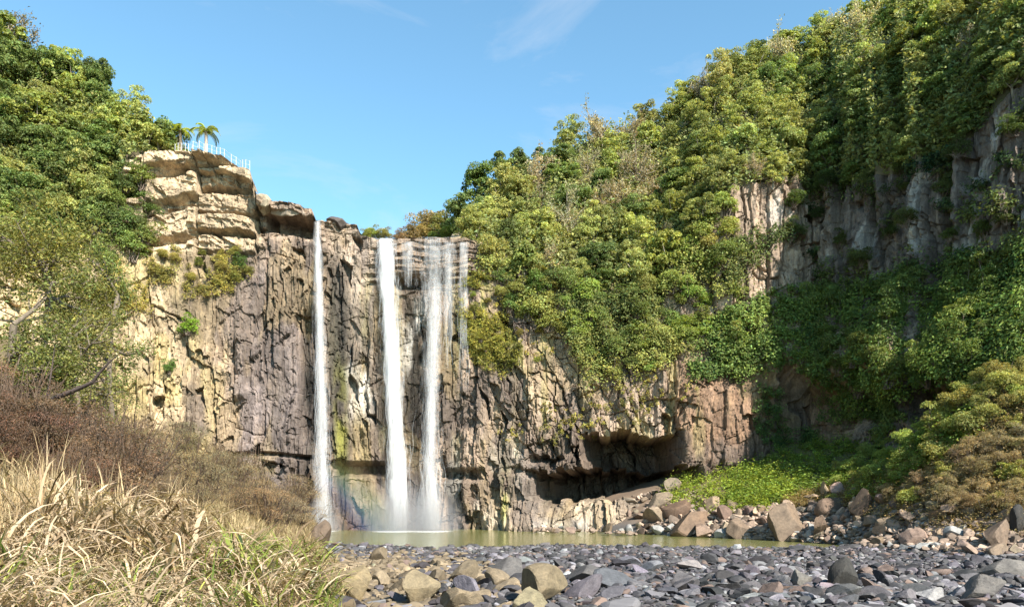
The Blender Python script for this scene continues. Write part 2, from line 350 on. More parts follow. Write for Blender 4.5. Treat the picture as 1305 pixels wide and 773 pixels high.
# the caves right of the falls
wob = 15*(fbm(PX*0.03, PY*0.01, 4, 13)-0.5)+11*(hash2(np.floor(wu/0.8), wu*0, 15)-0.5)+6*(fbm(Ug*2.2, Zg*2.2, 3, 16)-0.5)
D -= 7.0*box(PX, PY+wob, 752, 858, 553, 596, 14, 3)
D += 0.9*box(PX, PY+wob, 690, 765, 583, 596, 20, 3)
D -= 10.0*box(PX, PY+wob, 698, 872, 597, 636, 22, 3)
D -= 1.4*box(PX, PY+wob, 660, 720, 596, 606, 20, 3)+1.3*box(PX, PY+wob, 676, 715, 578, 587, 8, 3)
D += 2.3*sstep(630, 672, PY)*box(PX, PY, 640, 885, 630, 760, 30, 8)
# slanting ribs right of the falls
sl_ = Ug+0.45*Zg
rib = box(PX, PY, 620, 900, 380, 600, 40, 30)
r1, r2, r3, dx, dy, e = bricks(sl_+0.9*fbm(Ug*0.8, Zg*0.8, 4, 6), wz, 1.0, 3.4, 101, 0.3)
D += rib*(0.6*(r1-0.5)+0.9*(r2-0.5)*dx+0.6*(r3-0.5)*dy); D -= rib*0.25*(1-sstep(0, 0.08, e))*(r3 > 0.4)
# smooth bulging brown wall right of the caves and the step with shrubs on the shaded side
smo = box(PX, PY, 868, 962, 490, 596, 12, 14)
D = D*(1-0.55*smo)+smo*0.5
D += 2.8*sstep(345, 470, PY)*(1-sstep(470, 520, PY))*sstep(930, 1010, PX)
D += 1.2*sstep(400, 640, PY)*sstep(940, 1020, PX)
D -= 1.6*box(PX, PY, 1195, 1222, 300, 560, 8, 40)
D -= 1.0*box(PX, PY, 985, 1003, 470, 640, 6, 20)+1.2*box(PX, PY, 1110, 1150, 470, 540, 12, 10)
# columns on the high right wall
colm = box(PX, PY, 900, 1420, 120, 400, 20, 20)
r1, r2, r3, dx, dy, e = bricks(wu*1.2, wz, 1.5, 8.0, 111)
D += colm*(1.1*(r1-0.5)+0.8*(r2-0.5)*dx); D -= colm*0.5*(1-sstep(0, 0.12, e))
D += 0.10*(fbm(Ug*3, Zg*2.2, 4, 121)-0.5)*2
# lean: the foot stands a little further out
D += 0.030*(ztop[None]-Zg)*soft
XX = Xb+nx[None]*D; YY = Yb+ny[None]*D
PXd = pxof(XX, YY); PYd = pyof(YY, Zg)
# colours of the rock itself
def lerp(a, b, t): return a*(1-t[..., None])+np.array(b)*t[..., None]
n_big = fbm(Ug*0.16, Zg*0.10, 4, 201); n_mid = fbm(Ug*0.7, Zg*0.25, 4, 211); n_str = fbm(Ug*1.1, Zg*0.06, 4, 221); n_pat = fbm(wu*0.33, wz*0.2, 4, 231)
col = np.zeros(Zg.shape+(3,))+np.array([0.33, 0.25, 0.19])
col = lerp(col, (0.55, 0.43, 0.27), (1-sstep(200, 300, PX))*sstep(0.2, 0.55, n_big+0.1))
col = lerp(col, (0.53, 0.42, 0.21), (1-sstep(230, 330, PX))*sstep(0.48, 0.62, n_mid)*0.85*(1-strat))
col = lerp(col, (0.58, 0.455, 0.31), strat*0.95)
col = lerp(col, (0.55, 0.43, 0.29), strat*sstep(0.5, 0.7, n_mid)*0.7)
col = lerp(col, (0.42, 0.34, 0.27), box(PX, PY, 420, 480, 290, 480, 12, 30)*0.9)
col = lerp(col, (0.27, 0.22, 0.205), box(PX, PY, 300, 395, 340, 660, 20, 20)*sstep(0.3, 0.6, n_big*0.5+n_mid*0.5))
col = lerp(col, (0.43, 0.33, 0.255), box(PX, PY, 610, 890, 380, 600, 30, 20)*0.8)
col = lerp(col, (0.30, 0.19, 0.125), box(PX, PY, 850, 1100, 455, 610, 14, 14)*0.9)
col = lerp(col, (0.42, 0.32, 0.24), box(PX, PY, 900, 1045, 210, 420, 20, 30)*0.9)
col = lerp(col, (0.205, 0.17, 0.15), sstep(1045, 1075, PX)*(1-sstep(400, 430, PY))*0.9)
col = lerp(col, (0.46, 0.37, 0.27), box(PX, PY, 640, 900, 625, 760, 30, 8)*0.85)
col = lerp(col, (0.66, 0.60, 0.54), colm*sstep(0.58, 0.66, n_mid)*0.6)
col = lerp(col, (0.36, 0.32, 0.14), box(PX, PY, 420, 900, 360, 640, 40, 40)*sstep(0.50, 0.66, n_str*0.6+n_mid*0.4)*0.6)   # lichen
wet = np.clip(box(PX, PY, 384, 402, 330, 700, 8, 20)*1.0+box(PX, PY, 416, 442, 330, 700, 8, 30)*0.95+box(PX, PY, 340, 372, 420, 690, 12, 40)*0.45+box(PX, PY, 476, 486, 320, 700, 4, 20)*0.5
      +box(PX, PY, 512, 545, 372, 640, 8, 30)*0.95+box(PX, PY, 560, 585, 400, 680, 10, 30)*0.5+box(PX, PY, 425, 610, 590, 680, 20, 10)*0.6+box(PX, PY, 440, 478, 380, 590, 10, 30)*0.6
      +box(PX, PY, 500, 600, 306, 370, 10, 6)*0.35, 0, 1)*sstep(0.40, 0.58, n_str*0.65+n_mid*0.35+0.14)
col = lerp(col, (0.045, 0.042, 0.036), np.clip(wet, 0, 1)*0.92)
wht = (box(PX, PY, 440, 475, 450, 530, 10, 20)*0.8+box(PX, PY, 640, 760, 660, 690, 30, 6)*0.6+box(PX, PY, 570, 680, 560, 690, 30, 30)*0.45+box(PX, PY, 515, 545, 385, 470, 8, 20)*0.8)*sstep(0.5, 0.6, n_mid)
col = lerp(col, (0.62, 0.58, 0.53), np.clip(wht, 0, 1))
mos = (box(PX, PY, 592, 690, 360, 470, 12, 20)*0.9+box(PX, PY, 640, 650, 590, 670, 8, 20)+box(PX, PY, 428, 442, 470, 590, 6, 30)*0.6)*sstep(0.42, 0.58, n_mid)
col = lerp(col, (0.36, 0.36, 0.06), np.clip(mos, 0, 1)*0.9)
col = lerp(col, (0.15, 0.12, 0.105), soft*sstep(0.50, 0.66, n_pat)*0.75*sstep(150, 260, PX)*(1-colm))
col = lerp(col, (0.36, 0.27, 0.14), soft*sstep(0.52, 0.64, fbm(wu*0.5+40, wz*0.14, 4, 233))*0.4*(1-colm))
col = lerp(col, (0.13, 0.10, 0.082), box(PX, PY+wob, 690, 878, 553, 634, 12, 3)*0.85)      # cave shade painted into the rock colour
band = hash2(np.floor(wz/0.35), np.floor(wu/9), 77)
col *= (0.82+0.36*band)[..., None]**(0.35+0.65*np.clip(strat+bed, 0, 1))[..., None]
col *= (0.74+0.52*blk)[..., None]

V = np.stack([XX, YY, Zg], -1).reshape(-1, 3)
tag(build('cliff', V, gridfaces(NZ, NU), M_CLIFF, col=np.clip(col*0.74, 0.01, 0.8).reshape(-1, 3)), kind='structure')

def cliff_at(px, py):
    """displaced cliff point seen near photo position px, py"""
    j = int(np.argmin(np.abs(colpx-px))); i = int(np.argmin(np.abs(PYd[:, j]-py)))
    return np.array([XX[i, j], YY[i, j], Zg[i, j]]), np.array([nx[j], ny[j], 0])

# ------------------------------------------------------------------ the hill above the cliff
rid_py = ip(colpx, [(-300,-60),(-60,60),(0,80),(60,98),(100,118),(150,158),(180,188),(200,193),(322,226),(331,262),(398,272),(403,285),(455,290),(480,309),(560,309),(585,296),(610,262),(660,222),(740,186),(860,152),(930,106),(1030,64),(1110,30),(1200,-14),(1305,-60),(1400,-85),(1700,-100)])
rid_B = ip(colpx, [(-300,26),(0,16),(100,10),(180,7),(200,5),(480,9),(560,14),(600,18),(660,21),(1034,24),(1305,20),(1700,20)])
HR = 70
rad = unit(np.stack([cx, cy+18], 1)); bfrac = np.linspace(0, 1, 46)**1.6
yr = cy+rad[:, 1]*rid_B; zr = CH+(HY-rid_py)/F*yr
zr = np.where((colpx > 185)&(colpx < 575), ztop+0.03, np.maximum(zr, ztop+0.05))
rows = []
x0, y0 = XX[-1], YY[-1]
hexp = 0.9-0.28*sstep(1000, 1090, colpx)
for f in bfrac:
    bump = (fbm(us*0.25, us*0+f*6, 3, 301)-0.5)*2.0*min(1, f*4)*np.clip((zr-ztop)/8, 0.05, 1)
    rows.append(np.stack([x0+rad[:, 0]*rid_B*f, y0+rad[:, 1]*rid_B*f, ztop+(zr-ztop)*(f**hexp)+bump], 1))
last = rows[-1]
for f in np.linspace(0.04, 1, HR-46):
    g = f*f*160
    rows.append(last+np.stack([rad[:, 0]*g, rad[:, 1]*g, -0.02*g+2.0*(fbm(us*0.1, us*0+g*0.1, 2, 305)-0.5)*min(1, g/4)], 1))
H = np.stack(rows)
hc = np.zeros(H.shape)+np.array([0.09, 0.085, 0.035])
hn = fbm(H[..., 0]*0.4, H[..., 1]*0.4+H[..., 2]*0.3, 4, 310)
hc = lerp(hc, (0.20, 0.16, 0.09), sstep(0.45, 0.65, hn))
rockish = box(colpx[None], 0*H[..., 2]+300, 190, 640, 200, 400, 10, 10)*(np.arange(HR)[:, None] < 30)
hc = lerp(hc, (0.40, 0.32, 0.22), rockish*0.8)
dec = slice(None, None, 3); Hpx0 = pxof(H[:, dec, 0], H[:, dec, 1])
Hd = H[:, dec]; ho = tag(build('hill', Hd.reshape(-1, 3), gridfaces(*Hd.shape[:2]), M_GROUND, col=hc[:, dec].reshape(-1, 3), smooth=True), kind='structure'); ho.data.materials.append(M_CLIFF)
mi = ((Hpx0[:-1, :-1] > 185)&(Hpx0[:-1, :-1] < 625)).astype(np.int32); ho.data.polygons.foreach_set('material_index', mi.ravel())

# ------------------------------------------------------------------ riverbed, banks and talus: one sheet
def near_edge(x): return 44.8+1.2*np.sin(x*0.35)-0.06*(x+5)
def shore_r(y): return ip(y, [(44,22),(48.5,19.5),(50,18.8),(54,15.5),(58,12),(62,8.5),(65,6),(68,3),(72,2)])
def ground_z(x, y):
    x = np.asarray(x, float); y = np.asarray(y, float)
    z = 0.0+1.15*np.clip((near_edge(x)-y)/35, 0, 1)**1.7+0.1*np.clip((13-y)/13, 0, 1)
    inpool = sstep(0, 2.5, y-near_edge(x))
    z = z*(1-inpool)-1.2*inpool
    # right talus
    d = x-shore_r(np.clip(y, 44, 72)); d = np.where(y < 44, (x-22)-(44-y)*0.75+1.0, d)
    tal = np.where(d > 0, 0.37*d, 0)
    tal = np.where(d > -1.2, np.maximum(tal, 0.45*(d+1.2)/1.2*0.5), tal)
    m = sstep(-1.0, 0.6, d)*sstep(30, 38, y)
    z = z*(1-m)+m*np.maximum(0.25+np.minimum(tal, 5+0.42*d), z*0)
    # right mound with the brown shrubs
    mo = 6.0*np.exp(-(((x-30.5)/6.8)**2+((y-44)/6.2)**2)); mo = mo+2.6*np.exp(-(((x-28.5)/3.6)**2+((y-49)/4.6)**2)); z = z+mo*sstep(18, 24, x)
    # left bank
    e = -0.245*np.clip(y, 4, 70)-0.4+1.0*(fbm(y*0.25, y*0, 2, 402)-0.5)
    d = e-x
    ban = np.where(d > 0, 0.34*d+0.010*d*d, 0)
    m = sstep(-0.6, 1.0, d); z = z*(1-m)+m*(np.maximum(z, 0.45*m)+np.minimum(ban, 16))
    # ledge along the foot of the cliff
    return z+0.16*(fbm(x*0.8, y*0.8, 4, 410)-0.5)*2
gx = np.arange(-75, 75.01, 0.34); gy = np.arange(-20, 74, 0.34)
GX, GY = np.meshgrid(gx, gy); GZ = ground_z(GX, GY)
gpx = pxof(GX, np.maximum(GY, 2)); gn = fbm(GX*0.3, GY*0.3, 4, 420)
gc = np.zeros(GX.shape+(3,))+np.array([0.17, 0.155, 0.145])
leftd = sstep(-2, 3, (-0.05*GY-0.3)-GX); gc = lerp(gc, (0.20, 0.155, 0.09), leftd*sstep(0.3, 0.55, gn+0.1))
bankd = sstep(-0.5, 1.5, (-0.245*np.clip(GY, 4, 70)-0.4)-GX); gc = lerp(gc, (0.17, 0.125, 0.065), bankd)
tal = sstep(0, 3, GX-shore_r(np.clip(GY, 44, 72)))*sstep(36, 42, GY); gc = lerp(gc, (0.27, 0.19, 0.13), tal)
gc = lerp(gc, (0.13, 0.12, 0.04), tal*sstep(3.5, 5.5, GZ))
tag(build('riverbed', np.stack([GX, GY, GZ], -1).reshape(-1, 3), gridfaces(*GX.shape), M_GROUND, col=gc.reshape(-1, 3), smooth=True), kind='structure')
s = 3000.0
tag(build('ground', [(-s,-s,-3.2),(s,-s,-3.2),(s,s,-3.2),(-s,s,-3.2)], [[0,1,2,3]], M_GROUND, col=np.full((4, 3), 0.12)), kind='structure')
px_ = np.linspace(-24, 26, 160); py_ = np.linspace(42, 74, 100); A, B = np.meshgrid(px_, py_)
fo_ = 0*A
for px, r in ((411, 1.6), (508, 2.4), (551, 2.2)):
    fo_ = np.maximum(fo_, np.exp(-(((A-(px-CX)/F*65.6)/r)**2+((B-64.6)/2.6)**2)))
tag(build('pool_water', np.stack([A, B, 0*A], -1).reshape(-1, 3), gridfaces(*A.shape), M_POOL, col=np.repeat(fo_.reshape(-1, 1), 3, 1)), kind='structure')

# ------------------------------------------------------------------ the falls
def fall_path(pts, gap=0.35):
    """pts (py, px, half width px): follows the face down, always a little in front of it"""
    p = np.array(pts, float); ys = np.arange(p[0, 0], p[-1, 0]+1, 4.0)
    dn = np.interp(ys, p[:, 0], p[:, 3]) if p.shape[1] > 3 else 0*ys
    fx = np.interp(ys, p[:, 0], p[:, 1]); fw = np.interp(ys, p[:, 0], p[:, 2])
    out = []; yw = 99
    for a, b, w in zip(ys, fx, fw):
        s = min(cliff_at(b+q*w, a)[0][1] for q in (-0.8, 0, 0.8))
        yw = min(yw, max(s-gap, 65.2)); q = W(b, a, yw); out.append((q[0], q[1], q[2], w/F*yw))
    out = np.concatenate([np.array(out), dn[:, None]], 1)
    out[:, 1] = np.convolve(np.pad(out[:, 1], 3, mode='edge'), np.ones(7)/7, 'valid'); out[0, 1] += 0.5
    return out
def stream(name, pa, mat, parent, seed, depth=0.45, n=28, edge=1.0, dens=0.0, fadein=0.0):
    """an elliptic body of falling water with a ragged rim"""
    rg = np.random.default_rng(seed); m = len(pa); an = np.arange(n)*2*math.pi/n
    w = pa[:, 3:4]; jag = 1+0.34*(fbm(np.arange(n)[None]*1.7+0*w, pa[:, 2:3]*0.5+0*an[None], 2, seed)-0.5)*2
    w = w*1.12; X = pa[:, 0:1]+w*np.cos(an)[None]*jag; Y = pa[:, 1:2]-np.maximum(0.12, depth*w)*np.sin(an)[None]*jag; Z = pa[:, 2:3]+0*X
    c = 0.5+0.62*((1-np.abs(np.cos(an))[None]**1.4)-0.52)*edge+dens+pa[:, 4:5]+0*X
    top = np.linspace(0, 1, m)[:, None]
    i = np.arange(m-1)[:, None]*n; j = np.arange(n)[None]; k = (j+1) % n
    Fq = np.stack([i+j, i+k, i+n+k, i+n+j], -1).reshape(-1, 4)
    return build(name, np.stack([X, Y, Z], -1).reshape(-1, 3), Fq, mat, parent, np.repeat(c.reshape(-1, 1), 3, 1), smooth=True)
def strands(name, pa, mat, parent, seed, count, spread=1.0, rr=(0.02, 0.06), part=(0.25, 0.7)):
    rg = np.random.default_rng(seed); g = Geo(); m = len(pa)
    for q in range(count):
        a = rg.uniform(0, 1-part[0]); b = min(1, a+rg.uniform(*part)); i0, i1 = int(a*(m-1)), max(int(a*(m-1))+3, int(b*(m-1)))
        P = pa[i0:i1+1]
        o = rg.normal(0, 0.55)*spread; od = rg.uniform(0.0, 0.5)
        wobb = 0.1*np.sin(np.arange(len(P))*0.5+rg.uniform(0, 6))
        pts = np.stack([P[:, 0]+P[:, 3]*(o+wobb), P[:, 1]-od*P[:, 3]-0.05, P[:, 2]], 1)
        t = np.linspace(0, 1, len(pts)); r = rg.uniform(*rr)*np.sin(np.pi*np.clip(t*0.94+0.03, 0, 1))**0.6
        g.tube(pts, r, 5, col=(0.62,)*3)
    return g.build(name, mat, parent, smooth=True)
MF_MAIN = mat_fall('falling_water_dense', 0.43, 0.66, 0.70); MF_MID = mat_fall('falling_water_loose', 0.44, 0.68, 0.32); MF_VEIL = mat_fall('falling_water_veil', 0.46, 0.74, 0.36)
def waterfall(label, pts, mat, seed, nstr, loc, depth=0.45, dens=0.0):
    t = empty('waterfall', loc); tag(t, label, 'waterfall', 'streams of the waterfall')
    pa = fall_path(pts); L = np.array(loc)
    pb = pa.copy(); pb[:, :3] -= L; stream('stream', pb, mat, t, seed, depth, dens=dens)
    pc = pb.copy(); pc[:, 3] *= 0.55; pc[:, 1] += 0.05; stream('core', pc, mat, t, seed+1, depth, dens=dens)
    strands('strand', pb, MF_VEIL, t, seed+2, nstr//2, 0.75, (0.015, 0.04)); return t, pb
fl, _ = waterfall('narrow left stream of the waterfall dropping past the dark lip boulder', [(279,405,4.0),(330,405,7),(400,407,9),(500,410,11),(600,411,13),(676,411,14)], MF_MID, 1, 34, W(411, 675, 66), dens=0.06)
fm, _ = waterfall('brightest, densest white stream of the waterfall, the middle one', [(304,491,12,-0.05),(330,492,13,0),(420,498,12,0),(520,503,12,0),(600,507,14,0),(677,508,16,0)], MF_MAIN, 11, 60, W(508, 675, 66), dens=0.10)
fr, _ = waterfall('looser hazy stream of the waterfall falling from the layered lip, right of the brightest', [(306,556,44,-0.22),(335,556,40,-0.2),(372,554,24,-0.14),(420,553,15,-0.06),(520,549,12,0),(600,549,16,0),(677,551,19,0.05)], MF_MID, 21, 60, W(550, 675, 66), dens=0.02)
L = W(550, 675, 66)
for q, (a, b, c, d, w) in enumerate([(306,520,521,366,11),(306,574,572,470,9),(306,591,590,500,8)]):
    pa = fall_path([(a, b, w, 0.02), (a*0.5+d*0.5, c, w, -0.02), (d, c, w, -0.4)], 0.15); pa[:, :3] -= L
    stream('veil', pa, MF_VEIL, fr, 31+q, 0.15); strands('strand', pa, MF_VEIL, fr, 41+q, 12, 1.1, (0.012, 0.03), (0.2, 0.6))
def mat_mist(name, dens, bands=None):
    m = bpy.data.materials.new(name); m.use_nodes = True; nt = m.node_tree; nt.nodes.remove(nt.nodes['Principled BSDF'])
    tc = nt.nodes.new('ShaderNodeTexCoord'); sp = nt.nodes.new('ShaderNodeVectorMath'); sp.operation = 'LENGTH'
    nt.links.new(tc.outputs['Object'], sp.inputs[0])
    f = mathn(nt, 'SUBTRACT', 1.0, sp.outputs['Value'], True); f = mathn(nt, 'POWER', f, 1.5)
    n = noise(nt, 2.0, 3, 0.6); d = mathn(nt, 'MULTIPLY', mathn(nt, 'MULTIPLY', f, mathn(nt, 'MULTIPLY', n, 2.0)), dens)
    v = nt.nodes.new('ShaderNodeVolumeScatter'); v.inputs['Color'].default_value = (0.95, 0.96, 1, 1); nt.links.new(d, v.inputs['Density'])
    nt.links.new(v.outputs[0], nt.nodes['Material Output'].inputs['Volume']); return m
def ico(sub):
    import bmesh
    bm = bmesh.new(); bmesh.ops.create_icosphere(bm, subdivisions=sub, radius=1.0)
    V = np.array([v.co[:] for v in bm.verts]); Fc = np.array([[v.index for v in f.verts] for f in bm.faces]); bm.free(); return V, Fc
ICO = {k: ico(k) for k in (1, 2, 3, 4)}
M_MIST = mat_mist('spray_mist', 0.75)
for (px, r, h, th) in ((411, 2.4, 3.4, fl), (508, 3.4, 5.5, fm), (551, 3.2, 4.8, fr)):
    p = W(px, 675, 65.8); o = build('spray', ICO[3][0], ICO[3][1], M_MIST, th); o.location = Vector(p)-th.location; o.scale = (r, 2.0, h)

# rainbow standing in the spray: a bent slab of coloured mist
def mat_rainbow(rad, width):
    m = bpy.data.materials.new('rainbow_mist'); m.use_nodes = True; nt = m.node_tree; nt.nodes.remove(nt.nodes['Principled BSDF'])
    tc = nt.nodes.new('ShaderNodeTexCoord'); sx = nt.nodes.new('ShaderNodeSeparateXYZ'); nt.links.new(tc.outputs['Object'], sx.inputs[0])
    r = mathn(nt, 'SQRT', mathn(nt, 'ADD', mathn(nt, 'MULTIPLY', sx.outputs[0], sx.outputs[0]), mathn(nt, 'MULTIPLY', sx.outputs[2], sx.outputs[2])))
    f = mathn(nt, 'DIVIDE', mathn(nt, 'SUBTRACT', r, rad-width/2), width, True)
    c = ramp(nt, f, [(0.0, (0.5, 0.5, 0.9)), (0.25, (0.35, 0.5, 1)), (0.45, (0.5, 0.95, 0.7)), (0.6, (0.85, 1, 0.4)), (0.75, (1, 0.85, 0.3)), (0.92, (1, 0.55, 0.35))])
    fade = mathn(nt, 'MULTIPLY', mathn(nt, 'SUBTRACT', 1.0, mathn(nt, 'ABSOLUTE', mathn(nt, 'SUBTRACT', mathn(nt, 'MULTIPLY', f, 2.0), 1.0))), 1.6, True)
    hz = mathn(nt, 'SUBTRACT', 1.0, mathn(nt, 'DIVIDE', mathn(nt, 'SUBTRACT', sx.outputs[2], 7.0), 4.5), True)
    v = nt.nodes.new('ShaderNodeVolumeScatter'); nt.links.new(c, v.inputs['Color']); nt.links.new(mathn(nt, 'MULTIPLY', mathn(nt, 'MULTIPLY', fade, hz), mathn(nt, 'ADD', mathn(nt, 'MULTIPLY', f, 0.5), 0.22)), v.inputs['Density'])
    nt.links.new(v.outputs[0], nt.nodes['Material Output'].inputs['Volume']); return m
def rainbow():
    rad_, wid = 12.0, 4.6; c = np.array([-22.2, 65.0, -5.0]); n = 40
    a = np.linspace(0.40, 1.02, n); V = []
    for t in a:
        for (rr, yy) in ((rad_-wid/2, -0.35), (rad_+wid/2, -0.35), (rad_+wid/2, 0.35), (rad_-wid/2, 0.35)):
            V.append((rr*math.cos(t), yy, rr*math.sin(t)))
    Fq = [(i*4+j, i*4+(j+1) % 4, i*4+4+(j+1) % 4, i*4+4+j) for i in range(n-1) for j in range(4)]+[(0, 3, 2, 1), (n*4-4, n*4-3, n*4-2, n*4-1)]
    o = build('rainbow', V, Fq, mat_rainbow(rad_, wid)); o.location = c
    tag(o, 'faint rainbow standing in the spray at the foot of the falls', 'rainbow')
rainbow()

# ------------------------------------------------------------------ rocks
def rock(sub, rg, cuts=9, ang=0.75, rough=0.05, flat=1.0):
    V = ICO[sub][0].copy()
    for k in range(cuts):
        d = unit(rg.normal(size=3)); h = rg.uniform(ang-0.2, ang+0.12); q = V@d
        V -= np.where(q > h, q-h, 0)[:, None]*d*0.94
    V += unit(V)*((fbm(V[:, 0]*2.2+9, V[:, 1]*2.2+V[:, 2]*1.7, 4, int(rg.integers(999)))-0.5)*2*rough)[:, None]
    V *= np.array([1.0, rg.uniform(0.65, 0.95), rg.uniform(0.45, 0.8)*flat]); return V/np.abs(V[:, 0]).max()
rg = np.random.default_rng(11)
ROUND = [rock(4, rg, 11, 0.54, 0.06, 0.72) for k in range(12)]; ANG = [rock(4, rg, 8, 0.55, 0.04, 1.1) for k in range(12)]
ROUND_M = []; ANG_M = []
for lst, out, nm, smooth in ((ROUND, ROUND_M, 'river_boulder', False), (ANG, ANG_M, 'talus_boulder', False)):
    for v in lst:
        o = build(nm, v, ICO[4][1], M_STONE, col=np.ones((len(v), 3)), smooth=False); out.append(o.data); bpy.data.objects.remove(o)
def put_rock(mesh, p, size, colr, label, group, name, cat='boulder', rot=None, rg=rg):
    o = bpy.data.objects.new(name, mesh); C.objects.link(o); o.location = tuple(p)
    s = size if hasattr(size, '__len__') else (size, size, size); o.scale = s
    o.rotation_euler = rot if rot is not None else (rg.normal(0, 0.3), rg.normal(0, 0.3), rg.uniform(0, 6.3)); o.color = (*[float(q) for q in colr], 1)
    return tag(o, label, cat, group)
# single boulders one can point to: px, py of the base, size in px (wide, high), colour
GREY, LILAC, TAN, BROWN, DARK = (0.22,0.21,0.215), (0.29,0.27,0.285), (0.40,0.31,0.21), (0.36,0.25,0.18), (0.09,0.085,0.08)
HY_ = np.arange(5.0, 66.5, 0.15)
def ground_hit(px, py):
    P = np.stack([(px-CX)/F*HY_, HY_, CH+(HY-py)/F*HY_], 1)
    gz = ground_z(P[:, 0], P[:, 1]); k = np.where(P[:, 2] <= gz)[0]; k = k[0] if len(k) else len(HY_)-1
    p = P[k].copy(); p[2] = gz[k] if k < len(HY_)-1 else p[2]; return p
def feature(px, py, w, h, c, label, kind='ang', yaw=0.0, tilt=0.0, v=0, name='boulder', deep=0.8):
    p = ground_hit(px, py); k = p[1]/F; src = (ANG_M if kind == 'ang' else ROUND_M)[v]
    zz = np.array([x.co.z for x in src.vertices]); hz = max(zz.max()-zz.min(), 0.3)
    w *= 1.08; h *= 1.05; sx = w*k/2; szz = h*k/hz*1.25
    put_rock(src, (p[0], p[1]+sx*deep*0.5, p[2]+h*k*0.40), (sx, sx*deep, szz), (0.42*c[0], 0.40*c[1], 0.37*c[2]), label, None, name, rot=(0.06, tilt, yaw))
feature(692, 768, 76, 40, (0.40,0.32,0.21), 'large tan boulder with a dark hollow side, largest of the near stones at the bottom', 'ang', 0.5, 0.1, 2)
feature(674, 776, 46, 26, (0.46,0.40,0.26), 'pale lichen-spotted stone just in front of the large tan boulder', 'round', 0.1, 0, 1)
feature(440, 768, 70, 44, (0.48,0.38,0.23), 'big tan slab rock beside the dry grass, cracked underneath', 'ang', 0.2, -0.15, 4)
feature(528, 770, 72, 40, (0.42,0.34,0.22), 'broad earthy tan boulder right of the slab by the dry grass', 'ang', 1.0, 0.05, 5)
feature(402, 702, 30, 34, (0.26,0.19,0.14), 'brown pointed boulder at the waters edge where the dry grass ends', 'ang', 0.3, 0.2, 6)
feature(588, 776, 60, 22, (0.44,0.35,0.24), 'low flat tan stone between the broad boulder and the lichen-spotted stone', 'round', 0.3, 0, 3)
feature(594, 742, 40, 26, (0.36,0.29,0.2), 'rounded brown stone behind the low flat tan stone', 'round', 0.7, 0, 4)
feature(650, 745, 44, 30, GREY, 'grey block with pale patches behind the large tan boulder', 'ang', 0.1, 0, 7)
feature(1088, 752, 56, 34, DARK, 'black wet-looking boulder amid the grey cobbles, with a notch under its top', 'round', 0.3, 0.1, 6)
feature(1080, 757, 30, 12, (0.42,0.42,0.44), 'pale flat stone lying against the black boulder', 'round', 0.0, 0.05, 8)
feature(1025, 748, 34, 22, (0.34,0.32,0.3), 'pale grey rounded boulder left of the black boulder', 'round', 0.9, 0, 9)
feature(745, 745, 40, 20, GREY, 'slate grey flat boulder right of the large tan boulder', 'round', 0.4, 0, 10)
feature(876, 752, 44, 24, (0.2,0.19,0.21), 'dark grey domed boulder in the middle of the cobbles', 'round', 0.2, 0, 11)
feature(1290, 735, 60, 26, (0.3,0.28,0.27), 'wide grey boulder at the right edge of the cobble bar', 'round', 0.1, 0, 0)
feature(1255, 765, 50, 30, (0.27,0.25,0.24), 'rounded dull boulder at the lower right end of the cobble bar', 'round', 0.8, 0, 2)
feature(580, 694, 10, 4, GREY, 'small rock standing alone in the olive pool', 'round', 0.2, 0, 5)
feature(888, 678, 66, 30, BROWN, 'long flat-topped brown slab tilted at the far shore of the pool', 'ang', 0.15, -0.2, 1, deep=0.7)
feature(1005, 685, 52, 38, (0.36,0.27,0.2), 'big leaning slab with a deep shadow gap on its left, above the pool', 'ang', 0.5, -0.45, 3)
feature(1050, 682, 34, 26, BROWN, 'brown block just right of the big leaning slab', 'ang', 1.2, 0.1, 8)
feature(868, 658, 50, 22, (0.27,0.18,0.13), 'dark brown slab propped below the bright green ferns', 'ang', 0.4, -0.5, 9)
feature(1105, 660, 34, 36, (0.25,0.18,0.14), 'tall dark boulder upright at the top of the rockfall', 'ang', 0.2, 0.1, 10)
feature(1062, 655, 50, 24, (0.31,0.215,0.16), 'reddish slab lying high on the rockfall under the shrubs', 'ang', 0.6, -0.35, 11)
feature(1275, 700, 36, 36, (0.34,0.25,0.19), 'squarish brown boulder near the right end of the rockfall', 'ang', 0.3, 0, 0)
feature(1300, 684, 24, 34, DARK, 'dark boulder at the right edge below the brown shrubs', 'ang', 0.1, 0, 2)
feature(1018, 694, 30, 10, (0.5,0.46,0.43), 'bleached flat rock at the right tip of the pool', 'round', 0.2, 0, 7)
# cobbles: the largest as boulders of their own, the rest as one mass
rg = np.random.default_rng(23); pts = []
for y in np.arange(11.5, 49, 0.19):
    xs = np.arange(-0.27*y-1, 0.74*y+2, 0.225)+rg.uniform(-0.2, 0.2); xs = xs+rg.uniform(-0.11, 0.11, len(xs)); pts.append(np.stack([xs, y+rg.uniform(-0.15, 0.15, len(xs))], 1))
pts = np.concatenate(pts); z = ground_z(pts[:, 0], pts[:, 1])
d_r = pts[:, 0]-shore_r(np.clip(pts[:, 1], 44, 72)); ok = (pts[:, 1] < near_edge(pts[:, 0])+1.2)&(z < 2.4)&~((pyof(pts[:, 1], z) < 698+0*z)&(pts[:, 0] > 20))
pts, z = pts[ok], z[ok]; size = np.exp(rg.normal(math.log(0.070), 0.52, len(pts))); size = np.clip(size, 0.05, 0.42)
dens = fbm(pts[:, 0]*0.35, pts[:, 1]*0.35, 3, 431); size *= 0.7+0.75*dens
